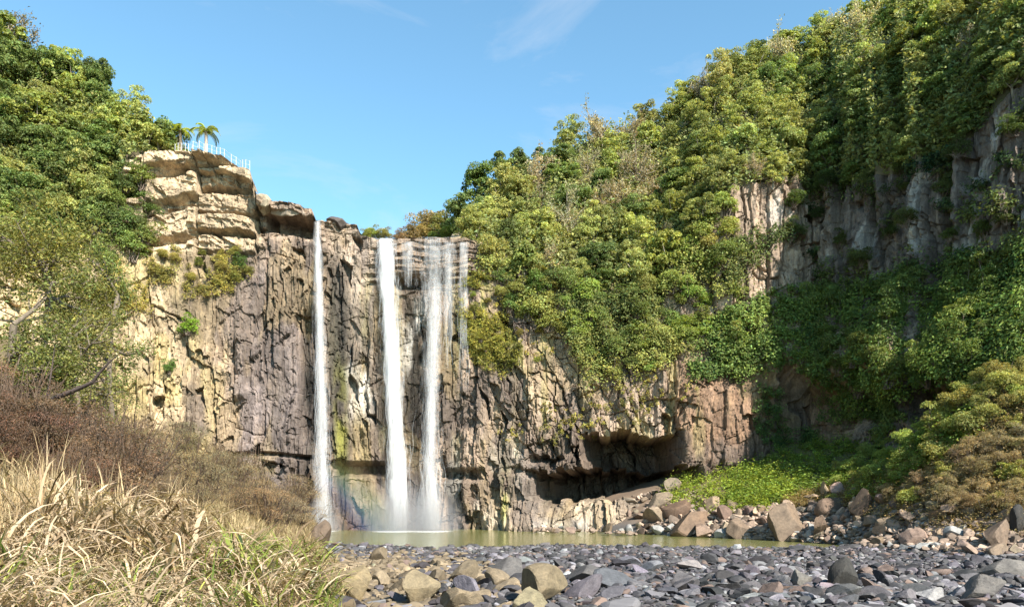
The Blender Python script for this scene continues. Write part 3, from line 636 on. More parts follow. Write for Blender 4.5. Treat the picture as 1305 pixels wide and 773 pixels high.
def cobble_col(p, rg, n):
    base = np.array([0.074, 0.068, 0.071])*np.exp(rg.normal(0, 0.62, (n, 1)))*(1+rg.normal(0, 0.035, (n, 3)))
    t = sstep(-2.5, 3.5, (-0.045*p[:, 1])-p[:, 0])*sstep(44, 30, p[:, 1]); mix = (rg.random(n) < t*0.92)
    tan = np.array([0.165, 0.125, 0.08])*np.exp(rg.normal(0, 0.25, (n, 1)))
    red = (rg.random(n) < 0.08)[:, None]
    base = np.where(red, np.array([0.15, 0.105, 0.085]), base); return np.clip(np.where(mix[:, None], tan, base), 0.025, 0.27)
cc = cobble_col(pts, rg, len(pts))
vis = size/pts[:, 1]*((pxof(pts[:, 0], pts[:, 1]) > 380)&(pxof(pts[:, 0], pts[:, 1]) < 1310)&(pyof(pts[:, 1], z) < 770))
big = np.argsort(-vis)[:270]; isbig = np.zeros(len(pts), bool); isbig[big] = True
for i in big:
    t = cc[i, 0] > cc[i, 2]*1.25; x, y = pts[i]; lum = cc[i].mean()
    tone = 'tan' if t else ('pale grey' if lum > 0.16 else ('charcoal' if lum < 0.08 else 'mid grey'))
    pxx = pxof(x, y); zone = 'beside the tan foreground slabs' if pxx < 640 else ('left of the black boulder' if pxx < 1070 else 'right of the black boulder')
    rown = 'near' if y < 22 else 'far'
    put_rock(ROUND_M[int(rg.integers(12))] if not t or rg.random() < 0.4 else ANG_M[int(rg.integers(12))], (x, y, z[i]+size[i]*0.25), (size[i]*1.3, size[i]*1.3, size[i]*1.25), cc[i],
             f'{tone} river stone {zone}, {"far" if rown == "far" else "near"} half of the bar', f'{tone} stones {zone}, {rown} side', 'river_stone', 'stone', rg=rg)
LOW = [rock(2, rg, 8, 0.54, 0.05, 0.8) for k in range(16)]; ROUND3 = [rock(3, rg, 10, 0.54, 0.05, 0.8) for k in range(16)]; LOW1 = [rock(1, rg, 4, 0.75, 0.1, 0.85) for k in range(16)]; g = Geo()
for i in np.where(~isbig)[0]:
    v = LOW[int(rg.integers(16))]; a = rg.uniform(0, 6.3); ca, sa = math.cos(a), math.sin(a); b = rg.normal(0, 0.35); cb, sb = math.cos(b), math.sin(b)
    Rm = np.array([[ca, -sa, 0], [sa, ca, 0], [0, 0, 1]])@np.array([[cb, 0, sb], [0, 1, 0], [-sb, 0, cb]])
    nr_ = pts[i, 1] < 16.5
    g.add(((ROUND3[i % 16] if nr_ else v if pts[i, 1] < 32 else LOW1[i % 16])*size[i]*1.25)@Rm.T+np.array([pts[i, 0], pts[i, 1], z[i]+size[i]*0.2]), ICO[3 if nr_ else 2 if pts[i, 1] < 32 else 1][1], cc[i])
tag(g.build('cobbles', M_STONE, smooth=False), 'grey cobbles covering the river bar in front of the pool', 'cobbles', kind='stuff')
# rockfall under the right slope
rg = np.random.default_rng(29); n_t = 0
cand = []
for q in range(9000):
    px = rg.uniform(690, 1330); lo = ip(px, [(690,664),(760,648),(830,628),(870,622),(905,640),(960,650),(1010,640),(1040,628),(1100,628),(1160,645),(1305,658)]); hi = ip(px, [(690,676),(760,678),(900,684),(1000,692),(1305,706)])
    py = rg.uniform(lo, hi); cand.append((px, py))
acc = []
for px, py in cand:
    s = float(np.exp(rg.normal(math.log(21), 0.5))); s = min(max(s, 8), 60)
    if all((px-a)**2+((py-b)*1.5)**2 > (0.33*(s+c))**2 for a, b, c in acc): acc.append((px, py, s))
    if len(acc) > 330: break
acc.sort(key=lambda t: -t[2])
for px, py, s in acc[:270]:
    p = ground_hit(px, py+2) if px > 800 else W(px, py, max(58.0, min(66, 2880.0/max(py+3-HY, 20)-1.0)))
    r = s/2*p[1]/F; c = np.array([0.205, 0.148, 0.105])*math.exp(rg.normal(0, 0.36))*(1+rg.normal(0, 0.04, 3))
    if py > 670 and rg.random() < 0.3: c = np.array([0.26, 0.25, 0.235])
    tone = 'pale' if c.mean() > 0.205 else ('dark brown' if c.mean() < 0.14 else 'brown')
    zone = 'below the cave' if px < 850 else ('under the green fern bank' if px < 985 else ('beside the big leaning slab' if px < 1120 else 'below the brown shrubs'))
    put_rock(ANG_M[int(rg.integers(12))], (p[0], p[1], p[2]+r*0.30), (r*1.15, r, r*rg.uniform(0.8, 1.15)), c, f'{tone} angular {"block" if s > 14 else "stone"} in the rockfall {zone}', f'{tone} {"blocks" if s > 14 else "stones"} of the rockfall {zone}', 'fallen_rock', 'rock',
             rot=(rg.normal(0, 0.5), rg.normal(0, 0.5), rg.uniform(0, 6.3)), rg=rg)
g = Geo()
for q in range(2600):
    px = rg.uniform(680, 1340); lo = ip(px, [(690,664),(760,646),(830,626),(870,620),(905,640),(1000,648),(1040,640),(1100,640),(1160,660),(1305,672)]); hi = ip(px, [(690,677),(760,679),(900,686),(1000,694),(1305,708)])
    py = rg.uniform(lo, hi); p = ground_hit(px, py) if px > 820 else W(px, py, max(58.0, min(66.5, 2880.0/max(py+2-HY, 20)-0.5)))
    v = LOW[int(rg.integers(16))]; r = rg.uniform(0.1, 0.32); a = rg.uniform(0, 6.3); ca, sa = math.cos(a), math.sin(a)
    g.add((v*r)@np.array([[ca, -sa, 0], [sa, ca, 0], [0, 0, 1]]).T+p+np.array([0, 0, r*0.3]), ICO[2][1], np.array([0.225, 0.165, 0.125])*math.exp(rg.normal(0, 0.35)))
tag(g.build('rubble', M_STONE), 'brown rubble filling the gaps of the rockfall beside the pool', 'rubble', kind='stuff')
rgs = np.random.default_rng(78); SLAB = []
for k in range(3):
    v = rock(4, rgs, 14, 0.5, 0.16, 0.8); o = build('slab', v, ICO[4][1], M_STONE, col=np.ones((len(v), 3))); SLAB.append(o.data); bpy.data.objects.remove(o)
# the dark boulder on the lip of the falls and slabs around it
p, _ = cliff_at(434, 289); put_rock(SLAB[0], p+np.array([0, 0.3, 0.30]), (1.35, 1.0, 1.0), (0.085, 0.068, 0.058), 'dark rounded boulder perched on the cliff edge right of the left stream', None, 'boulder', rot=(0, 0.05, 0.3))
p, _ = cliff_at(372, 267); put_rock(SLAB[1], p+np.array([0, 0.5, 0.0]), (1.9, 1.4, 0.9), (0.25, 0.20, 0.15), 'flat pale slab on the cliff edge left of the left stream', None, 'boulder', rot=(0, 0.12, 0.1))

p, _ = cliff_at(337, 256); put_rock(SLAB[2], p+np.array([0, 0.5, 0.0]), (0.95, 1.0, 1.4), (0.30, 0.245, 0.17), 'squat tan block on the cliff edge where the layered blocks end', None, 'boulder', rot=(0, 0.05, 0.3))

# ------------------------------------------------------------------ plants: builders
def var(rg, n, s=0.22): 
    b = np.exp(rg.normal(0, s, (n, 1))); h = rg.normal(0, 0.10, (n, 1)); return b*np.concatenate([1+h, 1+0*h, 1-0.8*h], 1)
def crown_geo(rg, r=(1, 1, 0.85), clumps=26, per=170, leaf=0.16, cr=0.42, zc=1.0, aspect=0.55):
    g = Geo(); cs = []
    for q in range(clumps):
        d = unit(rg.normal(size=3)); d[2] = max(d[2], -0.75); rr = rg.uniform(0.25, 1.1)
        c = d*rr*np.array(r)+np.array([0, 0, zc]); cs.append(c)
        s = cr*rg.uniform(0.5, 1.45); n = int(per*s/cr)
        u = unit(rg.normal(size=(n, 3))); u[:, 2] = np.where(u[:, 2] < -0.25, -u[:, 2], u[:, 2])
        pos = c+u*s*np.array([1, 1, 0.72])*(0.55+0.5*rg.random((n, 1))**0.6)
        nor = u+np.array([0, 0, 0.6])+rg.normal(0, 0.7, (n, 3))
        tone = math.exp(rg.normal(0, 0.16))
        g.add(*leaves(pos, nor, leaf*rg.uniform(0.6, 1.3, n), rg, aspect, var(rg, n)*tone))
    return g, np.array(cs)
def limb(g, a, b, r0, r1, rg, col, n=6, sag=0.12, sides=5):
    t = np.linspace(0, 1, n)[:, None]; L = np.linalg.norm(b-a)
    mid = rg.normal(0, sag*L, 3); P = a*(1-t)+b*t+mid*np.sin(np.pi*t)*0.6; g.tube(P, np.linspace(r0, r1, n), sides, col); return P
def tree_proto(name, rg, kind):
    root = empty(name); BK = {'olive': (0.30, 0.26, 0.2), 'dark': (0.16, 0.13, 0.1), 'lime': (0.3, 0.26, 0.2), 'dry': (0.28, 0.235, 0.19)}[kind]
    if kind == 'dry':
        tg = Geo(); g = Geo(); P = limb(tg, np.array([0, 0, -0.4]), np.array([0.1, 0, 0.7]), 0.07, 0.05, rg, BK)
        for q in range(26):
            a = P[-1-int(rg.integers(3))]; d = unit(rg.normal(size=3)*np.array([1, 1, 0.6])+np.array([0, 0, 0.7])); b = a+d*rg.uniform(0.6, 1.15)
            Q = limb(tg, a, b, 0.028, 0.010, rg, BK, 5, 0.1, 4)
            for w in range(7):
                c = Q[int(rg.integers(1, 5))]; e = c+unit(d+rg.normal(0, 0.7, 3))*rg.uniform(0.2, 0.5); limb(g, c, e, 0.010, 0.004, rg, (1, 1, 1), 3, 0.1, 3)
                n = 12; t = rg.random((n, 1)); pos = c*(1-t)+e*t+rg.normal(0, 0.07, (n, 3)); g.add(*leaves(pos, rg.normal(size=(n, 3))+np.array([0, 0, 0.5]), 0.10*rg.uniform(0.5, 1.3, n), rg, 0.5, var(rg, n, 0.3)))
        tg.build('trunk', M_BARK, root, True); g.build('crown', M_LEAF, root); return root
    prm = {'olive': dict(clumps=60, per=120, leaf=0.095, cr=0.24), 'dark': dict(clumps=52, per=130, leaf=0.11, cr=0.26), 'lime': dict(clumps=46, per=110, leaf=0.13, cr=0.27)}[kind]
    g, cs = crown_geo(rg, (rg.uniform(0.65, 1.0), rg.uniform(0.65, 1.0), rg.uniform(0.6, 1.15)), zc=rg.uniform(0.75, 0.95), **prm)
    tg = Geo(); T = limb(tg, np.array([0, 0, -0.5]), np.array([rg.normal(0, 0.1), rg.normal(0, 0.1), 0.8]), 0.075, 0.045, rg, BK, 7, 0.05, 7)
    for c in cs[rg.permutation(len(cs))[:9]]: limb(tg, T[int(rg.integers(3, 7))], c, 0.032, 0.010, rg, BK, 6, 0.1, 5)
    tg.build('trunk', M_BARK, root, True); g.build('crown', M_LEAF, root); return root
rg = np.random.default_rng(41)
PROTO = {k: [tree_proto('tree', rg, k) for q in range(m)] for k, m in (('olive', 5), ('dark', 4), ('lime', 4), ('dry', 4))}
TREE_COL = {'olive': (0.315, 0.33, 0.10), 'dark': (0.15, 0.195, 0.055), 'lime': (0.285, 0.315, 0.08), 'dry': (0.36, 0.31, 0.18)}
KIND_TXT = {'olive': 'olive round-crowned tree', 'dark': 'dark dense tree', 'lime': 'bright yellow-green tree', 'dry': 'straw-coloured thin tree'}
def put_tree(kind, p, s, label, group, rg, name='tree', tint=1.0, hs=1.0):
    o = copy_tree(PROTO[kind][int(rg.integers(len(PROTO[kind])))]); o.name = name
    o.location = tuple(p); o.rotation_euler = (rg.normal(0, 0.08), rg.normal(0, 0.08), rg.uniform(0, 6.3)); o.scale = (s, s, s*hs)
    c = np.array(TREE_COL[kind])*tint*math.exp(rg.normal(0, 0.16))*(1+rg.normal(0, 0.03, 3))
    for ch in o.children:
        if ch.name.startswith('crown'): ch.color = (*[float(x) for x in c], 1)
    tag(o, label, 'tree', group); return o

# ------------------------------------------------------------------ forest on the hill
rg = np.random.default_rng(43)
Hpx = pxof(H[..., 0], H[..., 1]); Hpy = pyof(H[..., 1], H[..., 2])
vm = (np.arange(HR)[:, None] < 46)*np.ones((1, NU), bool)
ri, ci = np.where(vm&(Hpx > -40)&(Hpx < 1380)&(Hpy > -75)&((Hpx < 190)|(Hpx > 600)))
wt = np.abs(Hpy[ri, ci]-Hpy[ri+1, ci])+0.3; order = rg.choice(len(ri), min(60000, len(ri)), replace=False, p=wt/wt.sum()); acc = np.zeros((0, 2)); trees = []
for q in order[:60000]:
    a, b = Hpx[ri[q], ci[q]], Hpy[ri[q], ci[q]]
    if len(acc) and (((acc[:, 0]-a))**2+((acc[:, 1]-b)*1.15)**2).min() < 24.5**2: continue
    acc = np.vstack([acc, (a, b)]); trees.append((a, b, H[ri[q], ci[q]], ri[q]))
def hill_label(kind, a, b, row):
    if a < 200: zone = 'on the wooded left slope above the cliff' if row < 34 else 'on the left skyline'
    elif row > 36: zone = 'on the skyline of the right hill, ' + ('just above the falls' if a < 700 else ('above the cave' if a < 900 else 'near the top right'))
    elif a > 1040: zone = 'hanging over the shaded columned wall'
    elif a > 880: zone = 'above the pale sunlit cliff on the right'
    else: zone = ('low on the right hill' if row < 14 else 'halfway up the right hill') + (' beside the falls' if a < 740 else ' above the cave')
    return f'{KIND_TXT[kind]} {zone}', f'{KIND_TXT[kind]}s {zone}'
print('hill trees', len(trees))
for a, b, p, row in trees:
    dn = vnoise(np.array([a/70]), np.array([b/60]), 51)[0]; u = rg.random()
    if a < 200: kind = 'dark' if u < 0.55 else ('lime' if u < 0.75 else 'olive')
    elif a > 1050 and b > 95: kind = 'dark' if u < 0.6 else 'olive'
    elif b < 120 and a > 980: kind = 'lime' if u < 0.4 else ('olive' if u < 0.8 else 'dry')
    else: kind = 'dry' if u < 0.16+0.12*(dn > 0.6) else ('olive' if u < 0.64 else ('lime' if u < 0.76 else 'dark'))
    s = rg.uniform(1.3, 2.35)*p[1]/80*(1.15 if a < 200 else 1.0)
    lb, gp = hill_label(kind, a, b, row)
    put_tree(kind, p+np.array([0, 0, -0.25*s]), s, lb, gp, rg, hs=rg.uniform(0.9, 1.35))
# undergrowth that fills between the trees
wgt = np.abs(Hpy[ri, ci]-Hpy[ri+1, ci])+0.4; sel = rg.choice(len(ri), 90000, p=wgt/wgt.sum()); tq = rg.random((len(sel), 1))
P = H[ri[sel], ci[sel]]*(1-tq)+H[ri[sel]+1, ci[sel]]*tq+rg.normal(0, 0.15, (len(sel), 3)); P[:, 2] += rg.uniform(0, 1.8, len(sel))*fbm(P[:, 0]*1.2, P[:, 2]*1.2, 2, 63)*1.6; P[:, 1] -= rg.uniform(0, 0.6, len(sel)); P[:, 0] -= rg.uniform(0, 0.5, len(sel))*(P[:, 0] > 25)
cl = fbm(P[:, 0]*0.4, P[:, 2]*0.4, 3, 61)[:, None]; cu = (np.array([0.12, 0.15, 0.045])*(1-cl)*1.3+np.array([0.30, 0.285, 0.10])*cl)*var(rg, len(P), 0.3)
Vv, Ff, Cc = leaves(P, rg.normal(0, 0.6, (len(P), 3))+np.array([-0.1, -0.6, 0.6]), rg.uniform(0.2, 0.5, len(P)), rg, 0.55, cu)
tag(build('undergrowth', Vv, Ff, M_LEAF, col=Cc), 'mixed green undergrowth between the trees of the hill', 'undergrowth', kind='stuff')
# far bank trees beyond the lip of the falls

# ------------------------------------------------------------------ plants clinging to the cliff
def cpt(px, py):
    j = np.clip(np.searchsorted(colpx, px), 0, NU-1); i = np.clip(np.round((CH+(HY-py)/F*cy[j]+2.5)/(ztop[j]+2.5)*(NZ-1)).astype(int), 0, NZ-1)
    return np.stack([XX[i, j], YY[i, j], Zg[i, j]], -1), np.stack([nx[j], ny[j], 0*nx[j]], -1), i
mono = np.maximum.accumulate(colpx)
def cliff_stuff(name, label, region, count, per, r, leaf, colr, seed, droop=0.3, dens=(0.42, 0.6), out=0.15):
    rg = np.random.default_rng(seed); x0, x1 = region[0][0], region[-1][0]; rr = np.array(region, float)
    px = rg.uniform(x0, x1, count); lo = np.interp(px, rr[:, 0], rr[:, 1]); hi = np.interp(px, rr[:, 0], rr[:, 2]); py = lo+(hi-lo)*rg.random(count)
    edge = np.minimum(1, (hi-py)/25+0.35)
    keep = rg.random(count) < sstep(dens[0], dens[1], fbm(px*0.028, py*0.034, 4, seed))*edge
    P, Nn, _ = cpt(px[keep], py[keep]); m = len(P)
    P = np.repeat(P, per, 0); Nn = np.repeat(Nn, per, 0); k = len(P)
    rad_ = r*np.repeat(np.exp(rg.normal(0, 0.35, m)), per)[:, None]
    u = unit(rg.normal(size=(k, 3))); u *= rg.random((k, 1))**0.5
    pos = P+u*rad_*np.array([1, 0.8, 0.8])+Nn*(out+0.5*rad_); pos[:, 2] -= droop*rg.random(k)*rad_[:, 0]
    nor = Nn*0.7+u*0.7+np.array([0, 0, 0.6])+rg.normal(0, 0.35, (k, 3))
    c = np.array(colr)[None]*np.repeat(np.exp(rg.normal(0, 0.25, m)), per)[:, None]*var(rg, k, 0.25)
    hue = np.repeat(fbm(P[::per, 0]*0.35, P[::per, 2]*0.35, 3, seed+5), per)[:, None]
    c = c*(0.45+1.1*hue)*np.array([1, 1, 1])+np.array([0.06, 0.03, 0.0])*(hue-0.5)*1.5
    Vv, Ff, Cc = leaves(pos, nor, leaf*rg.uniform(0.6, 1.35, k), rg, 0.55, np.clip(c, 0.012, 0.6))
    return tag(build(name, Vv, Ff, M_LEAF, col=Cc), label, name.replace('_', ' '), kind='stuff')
cliff_stuff('climbing_plants', 'green shrubs and creepers hanging down over the rock below the right hill',
    [(600,300,330),(640,325,385),(680,345,400),(715,345,425),(750,360,480),(790,370,495),(830,350,470),(880,300,440),(920,250,430),(940,300,420)], 1500, 50, 0.62, 0.21, (0.25, 0.26, 0.07), 71, 0.6, (0.40, 0.54))
cliff_stuff('moss', 'yellow-green mossy tufts on the rock right of the looser stream', [(588,365,430),(610,345,470),(650,360,475),(690,380,440)], 1200, 24, 0.30, 0.14, (0.28, 0.25, 0.045), 72, 0.6, (0.35, 0.52))
cliff_stuff('grass_tufts', 'yellow grass tufts on the ribbed rock above the caves', [(615,400,560),(700,440,570),(800,450,545),(900,440,490),(965,440,480)], 900, 20, 0.22, 0.15, (0.29, 0.25, 0.06), 73, 0.8, (0.46, 0.62))
cliff_stuff('ledge_plants', 'bright to dark green leafy cover on the ledge under the columned wall', [(880,425,480),(930,385,480),(985,370,470),(1060,365,465),(1110,355,530),(1200,330,500),(1305,310,500),(1360,300,500)], 2200, 50, 0.68, 0.23, (0.17, 0.225, 0.05), 74, 0.3, (0.33, 0.48))
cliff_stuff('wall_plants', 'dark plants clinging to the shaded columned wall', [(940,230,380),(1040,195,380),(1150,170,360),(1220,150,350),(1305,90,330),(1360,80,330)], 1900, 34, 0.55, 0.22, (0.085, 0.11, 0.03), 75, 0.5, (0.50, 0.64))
cliff_stuff('dry_creeper', 'yellowish creepers and grass on the sunny left cliff below the layered blocks', [(120,320,420),(190,310,400),(260,318,375),(322,320,368)], 1000, 26, 0.36, 0.15, (0.30, 0.255, 0.06), 76, 0.7, (0.42, 0.56))
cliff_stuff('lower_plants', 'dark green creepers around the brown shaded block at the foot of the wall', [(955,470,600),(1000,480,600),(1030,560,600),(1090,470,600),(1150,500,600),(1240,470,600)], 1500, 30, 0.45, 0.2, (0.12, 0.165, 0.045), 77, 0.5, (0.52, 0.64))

# ------------------------------------------------------------------ bushes
def bush_proto(rg, kind):
    root = empty('bush'); p = dict(brown=dict(clumps=26, per=200, leaf=0.075, cr=0.36), withered=dict(clumps=30, per=300, leaf=0.042, cr=0.36), green=dict(clumps=18, per=170, leaf=0.12, cr=0.42))[kind]
    g, cs = crown_geo(rg, (0.8, 0.8, 0.75), zc=0.6, aspect=0.45, **p); tg = Geo(); bc = (0.17, 0.13, 0.10)
    for c in cs: limb(tg, np.array([rg.normal(0, 0.1), rg.normal(0, 0.1), -0.1]), c*1.02, 0.028, 0.008, rg, bc, 6, 0.12, 4)
    for q in range({'brown': 30, 'withered': 90, 'green': 10}[kind]):
        c = cs[int(rg.integers(len(cs)))]; d = unit(c+np.array([0, 0, 0.5])+rg.normal(0, 0.4, 3)); limb(tg, c*0.8, c+d*rg.uniform(0.35, 0.75), 0.010, 0.004, rg, bc, 4, 0.08, 3)
    so_ = tg.build('stems', M_BARK, root); so_.color = (0.5, 0.42, 0.36, 1) if kind == 'withered' else (1, 1, 1, 1); g.build('foliage', M_LEAF, root); return root
rg = np.random.default_rng(81)
BUSH = {k: [bush_proto(rg, k) for q in range(3)] for k in ('brown', 'green', 'withered')}
def put_bush(kind, p, s, colr, label, group, rg, hs=1.0):
    what = 'shrub' if ' shrub' in label else 'bush'; o = copy_tree(BUSH[kind][int(rg.integers(3))]); o.name = what; o.location = tuple(float(v) for v in p); o.scale = (s, s, s*hs); o.rotation_euler = (rg.normal(0, 0.1), rg.normal(0, 0.1), rg.uniform(0, 6.3))
    c = np.array(colr)*math.exp(rg.normal(0, 0.13))*(1+rg.normal(0, 0.05, 3))
    for ch in o.children: ch.color = (*[float(x) for x in c], 1) if ch.name.startswith('foliage') else ch.color
    return tag(o, label, what, group)
def scatter_px(poly, n, dmin, rg):
    """photo positions inside a band (x, y low, y high), kept apart"""
    rr = np.array(poly, float); acc = []
    for q in range(n*60):
        x = rg.uniform(rr[0, 0], rr[-1, 0]); lo, hi = np.interp(x, rr[:, 0], rr[:, 1]), np.interp(x, rr[:, 0], rr[:, 2]); y = rg.uniform(lo, hi)
        if all((x-a)**2+(1.3*(y-b))**2 > dmin**2 for a, b in acc): acc.append((x, y))
        if len(acc) >= n: break
    return sorted(acc, key=lambda t: t[1])
# far bank plants beyond the lip of the falls
rg = np.random.default_rng(87)
for px, py, Y, sz_, cl, lb in ((466,300,76,0.75,(0.24,0.23,0.05),'small olive bush beyond the lip, nearest the dark perched boulder'),(478,299,78,1.0,(0.27,0.27,0.05),'yellow-green bush peeping over the rock left of the middle stream'),(492,301,78,1.0,(0.29,0.25,0.06),'yellowish bush peeping over the lip right above the middle stream'),
      (507,303,79,1.0,(0.27,0.17,0.08),'russet bush behind the layered lip right of the middle stream'),(522,300,84,1.5,(0.27,0.19,0.08),'reddish brown bush low behind the layered lip'),(536,296,88,2.0,(0.29,0.22,0.08),'straw-coloured bush on the rise behind the lip'),(552,291,90,2.4,(0.30,0.22,0.08),'large rusty bush on the rise behind the lip'),
      (566,292,88,2.3,(0.25,0.22,0.06),'large olive bush beside the dark trees behind the lip'),(574,301,80,1.2,(0.22,0.27,0.05),'lime bush under the dark trees at the lip'),(556,303,80,0.9,(0.22,0.24,0.05),'low green bush at the lip over the looser stream')):
    put_bush('green', W(px, py, Y)-np.array([0, 0, 0.55*sz_]), sz_, cl, lb, 'bushes behind the lip of the falls', rg, hs=1.0)
for px, py, Y, s, lb in ((588,300,80,2.1,'tall dark tree at the left foot of the right hill'),(600,298,78,2.4,'widest dark tree at the left foot of the right hill')):
    put_tree('dark', W(px, py, Y)-np.array([0, 0, 1.0]), s, lb, None, rg, hs=1.2)
# shrubs rooted on the cliff itself
rg = np.random.default_rng(85)
for poly, n, dm, cl, lo_, hi_, txt in (
    ([(625,325,385),(680,335,400),(740,355,440),(790,370,490),(840,330,470),(890,290,440),(935,250,430)], 70, 21, [(0.30,0.29,0.08),(0.16,0.2,0.055),(0.24,0.29,0.065)], 0.7, 1.6, 'clinging to the rock under the right hill'),
    ([(930,400,465),(1000,385,455),(1060,370,450),(1110,365,500),(1200,345,500),(1310,325,500)], 60, 25, [(0.16,0.2,0.05),(0.13,0.18,0.045),(0.2,0.24,0.06)], 0.8, 1.7, 'on the ledge under the columned wall'),
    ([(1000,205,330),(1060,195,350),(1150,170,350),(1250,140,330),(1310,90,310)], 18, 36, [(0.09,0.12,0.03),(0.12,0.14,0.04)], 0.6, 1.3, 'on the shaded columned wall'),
    ([(592,355,450),(640,350,470),(690,385,460)], 22, 16, [(0.27,0.25,0.05),(0.21,0.21,0.05)], 0.35, 0.75, 'on the mossy rock right of the falls'),
    ([(118,225,330),(150,225,330),(186,225,320)], 20, 17, [(0.13,0.18,0.05),(0.2,0.24,0.06)], 1.0, 1.7, 'hiding the left flank of the layered blocks'),
    ([(185,322,350),(260,320,372),(318,320,360)], 16, 17, [(0.29,0.26,0.06),(0.22,0.22,0.05)], 0.4, 0.8, 'below the layered blocks of the left cliff')):
    for x, y in scatter_px(poly, n, dm, rg):
        p, n_ = cliff_at(x, y); k = int(rg.integers(len(cl))); sz_ = rg.uniform(lo_, hi_)
        tone = {0: 'olive', 1: 'dark green', 2: 'light green'}[k] if 'mossy' not in txt and 'below the' not in txt else ('yellowish' if k == 0 else 'olive')
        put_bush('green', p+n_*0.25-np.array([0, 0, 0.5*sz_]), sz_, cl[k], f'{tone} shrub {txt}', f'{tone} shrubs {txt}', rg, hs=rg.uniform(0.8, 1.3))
# brown and green bushes on the right slope
rg = np.random.default_rng(83)
for x, y in scatter_px([(1130,632,640),(1180,612,645),(1230,580,655),(1280,545,660),(1330,515,665),(1430,500,665)], 84, 15, rg):
    p = ground_hit(x, y+6)
    if p[1] > np.interp(x, mono, cy)-1.2: continue
    g_ = rg.random() < 0.16
    zone = 'at the foot of the right slope above the rockfall' if y > 635 else ('on the crest of the right slope' if y < 580 else 'halfway up the right slope')
    if g_: put_bush('green', p, rg.uniform(0.5, 0.8), (0.30, 0.29, 0.075), f'yellow-green bush among brown ones {zone}', f'yellow-green bushes {zone}', rg)
    else: put_bush('brown', p, rg.uniform(0.5, 0.95), (0.35, 0.265, 0.135), f'dry brown bush {zone}', f'dry brown bushes {zone}', rg)
for x, y in scatter_px([(1060,605,640),(1110,565,625),(1160,530,605),(1210,505,575),(1260,475,540),(1330,450,515),(1430,430,500)], 70, 17, rg):
    p = ground_hit(x, y+8)
    if p[1] > np.interp(x, mono, cy)-1.2: continue          # no ground there in front of the wall
    zone = 'at the shaded edge' if x < 1180 else 'at the sunny top'
    put_bush('green', p, rg.uniform(0.6, 1.05), (0.30, 0.29, 0.085) if x > 1180 else (0.25, 0.29, 0.07), f'leafy green bush {zone} of the right slope', f'green bushes {zone} of the right slope', rg)
# fern bank right of the caves
def ground_cover(name, label, poly, count, per, r, leaf, colr, seed, h=0.4):
    rg = np.random.default_rng(seed); rr = np.array(poly, float); px = rg.uniform(rr[0, 0], rr[-1, 0], count); lo, hi = np.interp(px, rr[:, 0], rr[:, 1]), np.interp(px, rr[:, 0], rr[:, 2]); py = lo+(hi-lo)*rg.random(count)
    P = np.array([ground_hit(a, b) for a, b in zip(px, py)]); P = np.repeat(P, per, 0); k = len(P)
    u = unit(rg.normal(size=(k, 3)))*rg.random((k, 1))**0.5; u[:, 2] = np.abs(u[:, 2]); pos = P+u*np.array([r, r, h])*np.repeat(np.exp(rg.normal(0, 0.4, count)), per)[:, None]
    c = np.array(colr)*np.repeat(np.exp(rg.normal(0, 0.25, count)), per)[:, None]*var(rg, k, 0.2)
    Vv, Ff, Cc = leaves(pos, u*0.6+np.array([0, 0, 0.9])+rg.normal(0, 0.35, (k, 3)), leaf*rg.uniform(0.6, 1.3, k), rg, 0.5, c)
    return tag(build(name, Vv, Ff, M_LEAF, col=Cc), label, name.replace('_', ' '), kind='stuff')
ground_cover('ferns', 'bright yellow-green ferns on the bank between the cave and the rockfall', [(845,634,642),(870,606,650),(900,600,655),(940,602,655),(985,606,650),(1010,610,640)], 420, 44, 0.5, 0.19, (0.29, 0.35, 0.055), 91, 0.7)
ground_cover('bank_plants', 'green plants carpeting the shaded bank under the wall', [(930,596,640),(1000,575,640),(1060,555,625),(1120,548,640),(1180,560,600),(1240,520,560)], 900, 40, 0.55, 0.22, (0.20, 0.27, 0.05), 92, 0.6)
ground_cover('slope_herbs', 'low yellow and green herbs between the bushes of the right slope', [(1000,635,650),(1060,625,640),(1120,610,665),(1200,540,680),(1330,480,690),(1440,470,690)], 3200, 32, 0.45, 0.12, (0.34, 0.25, 0.105), 93, 0.5)

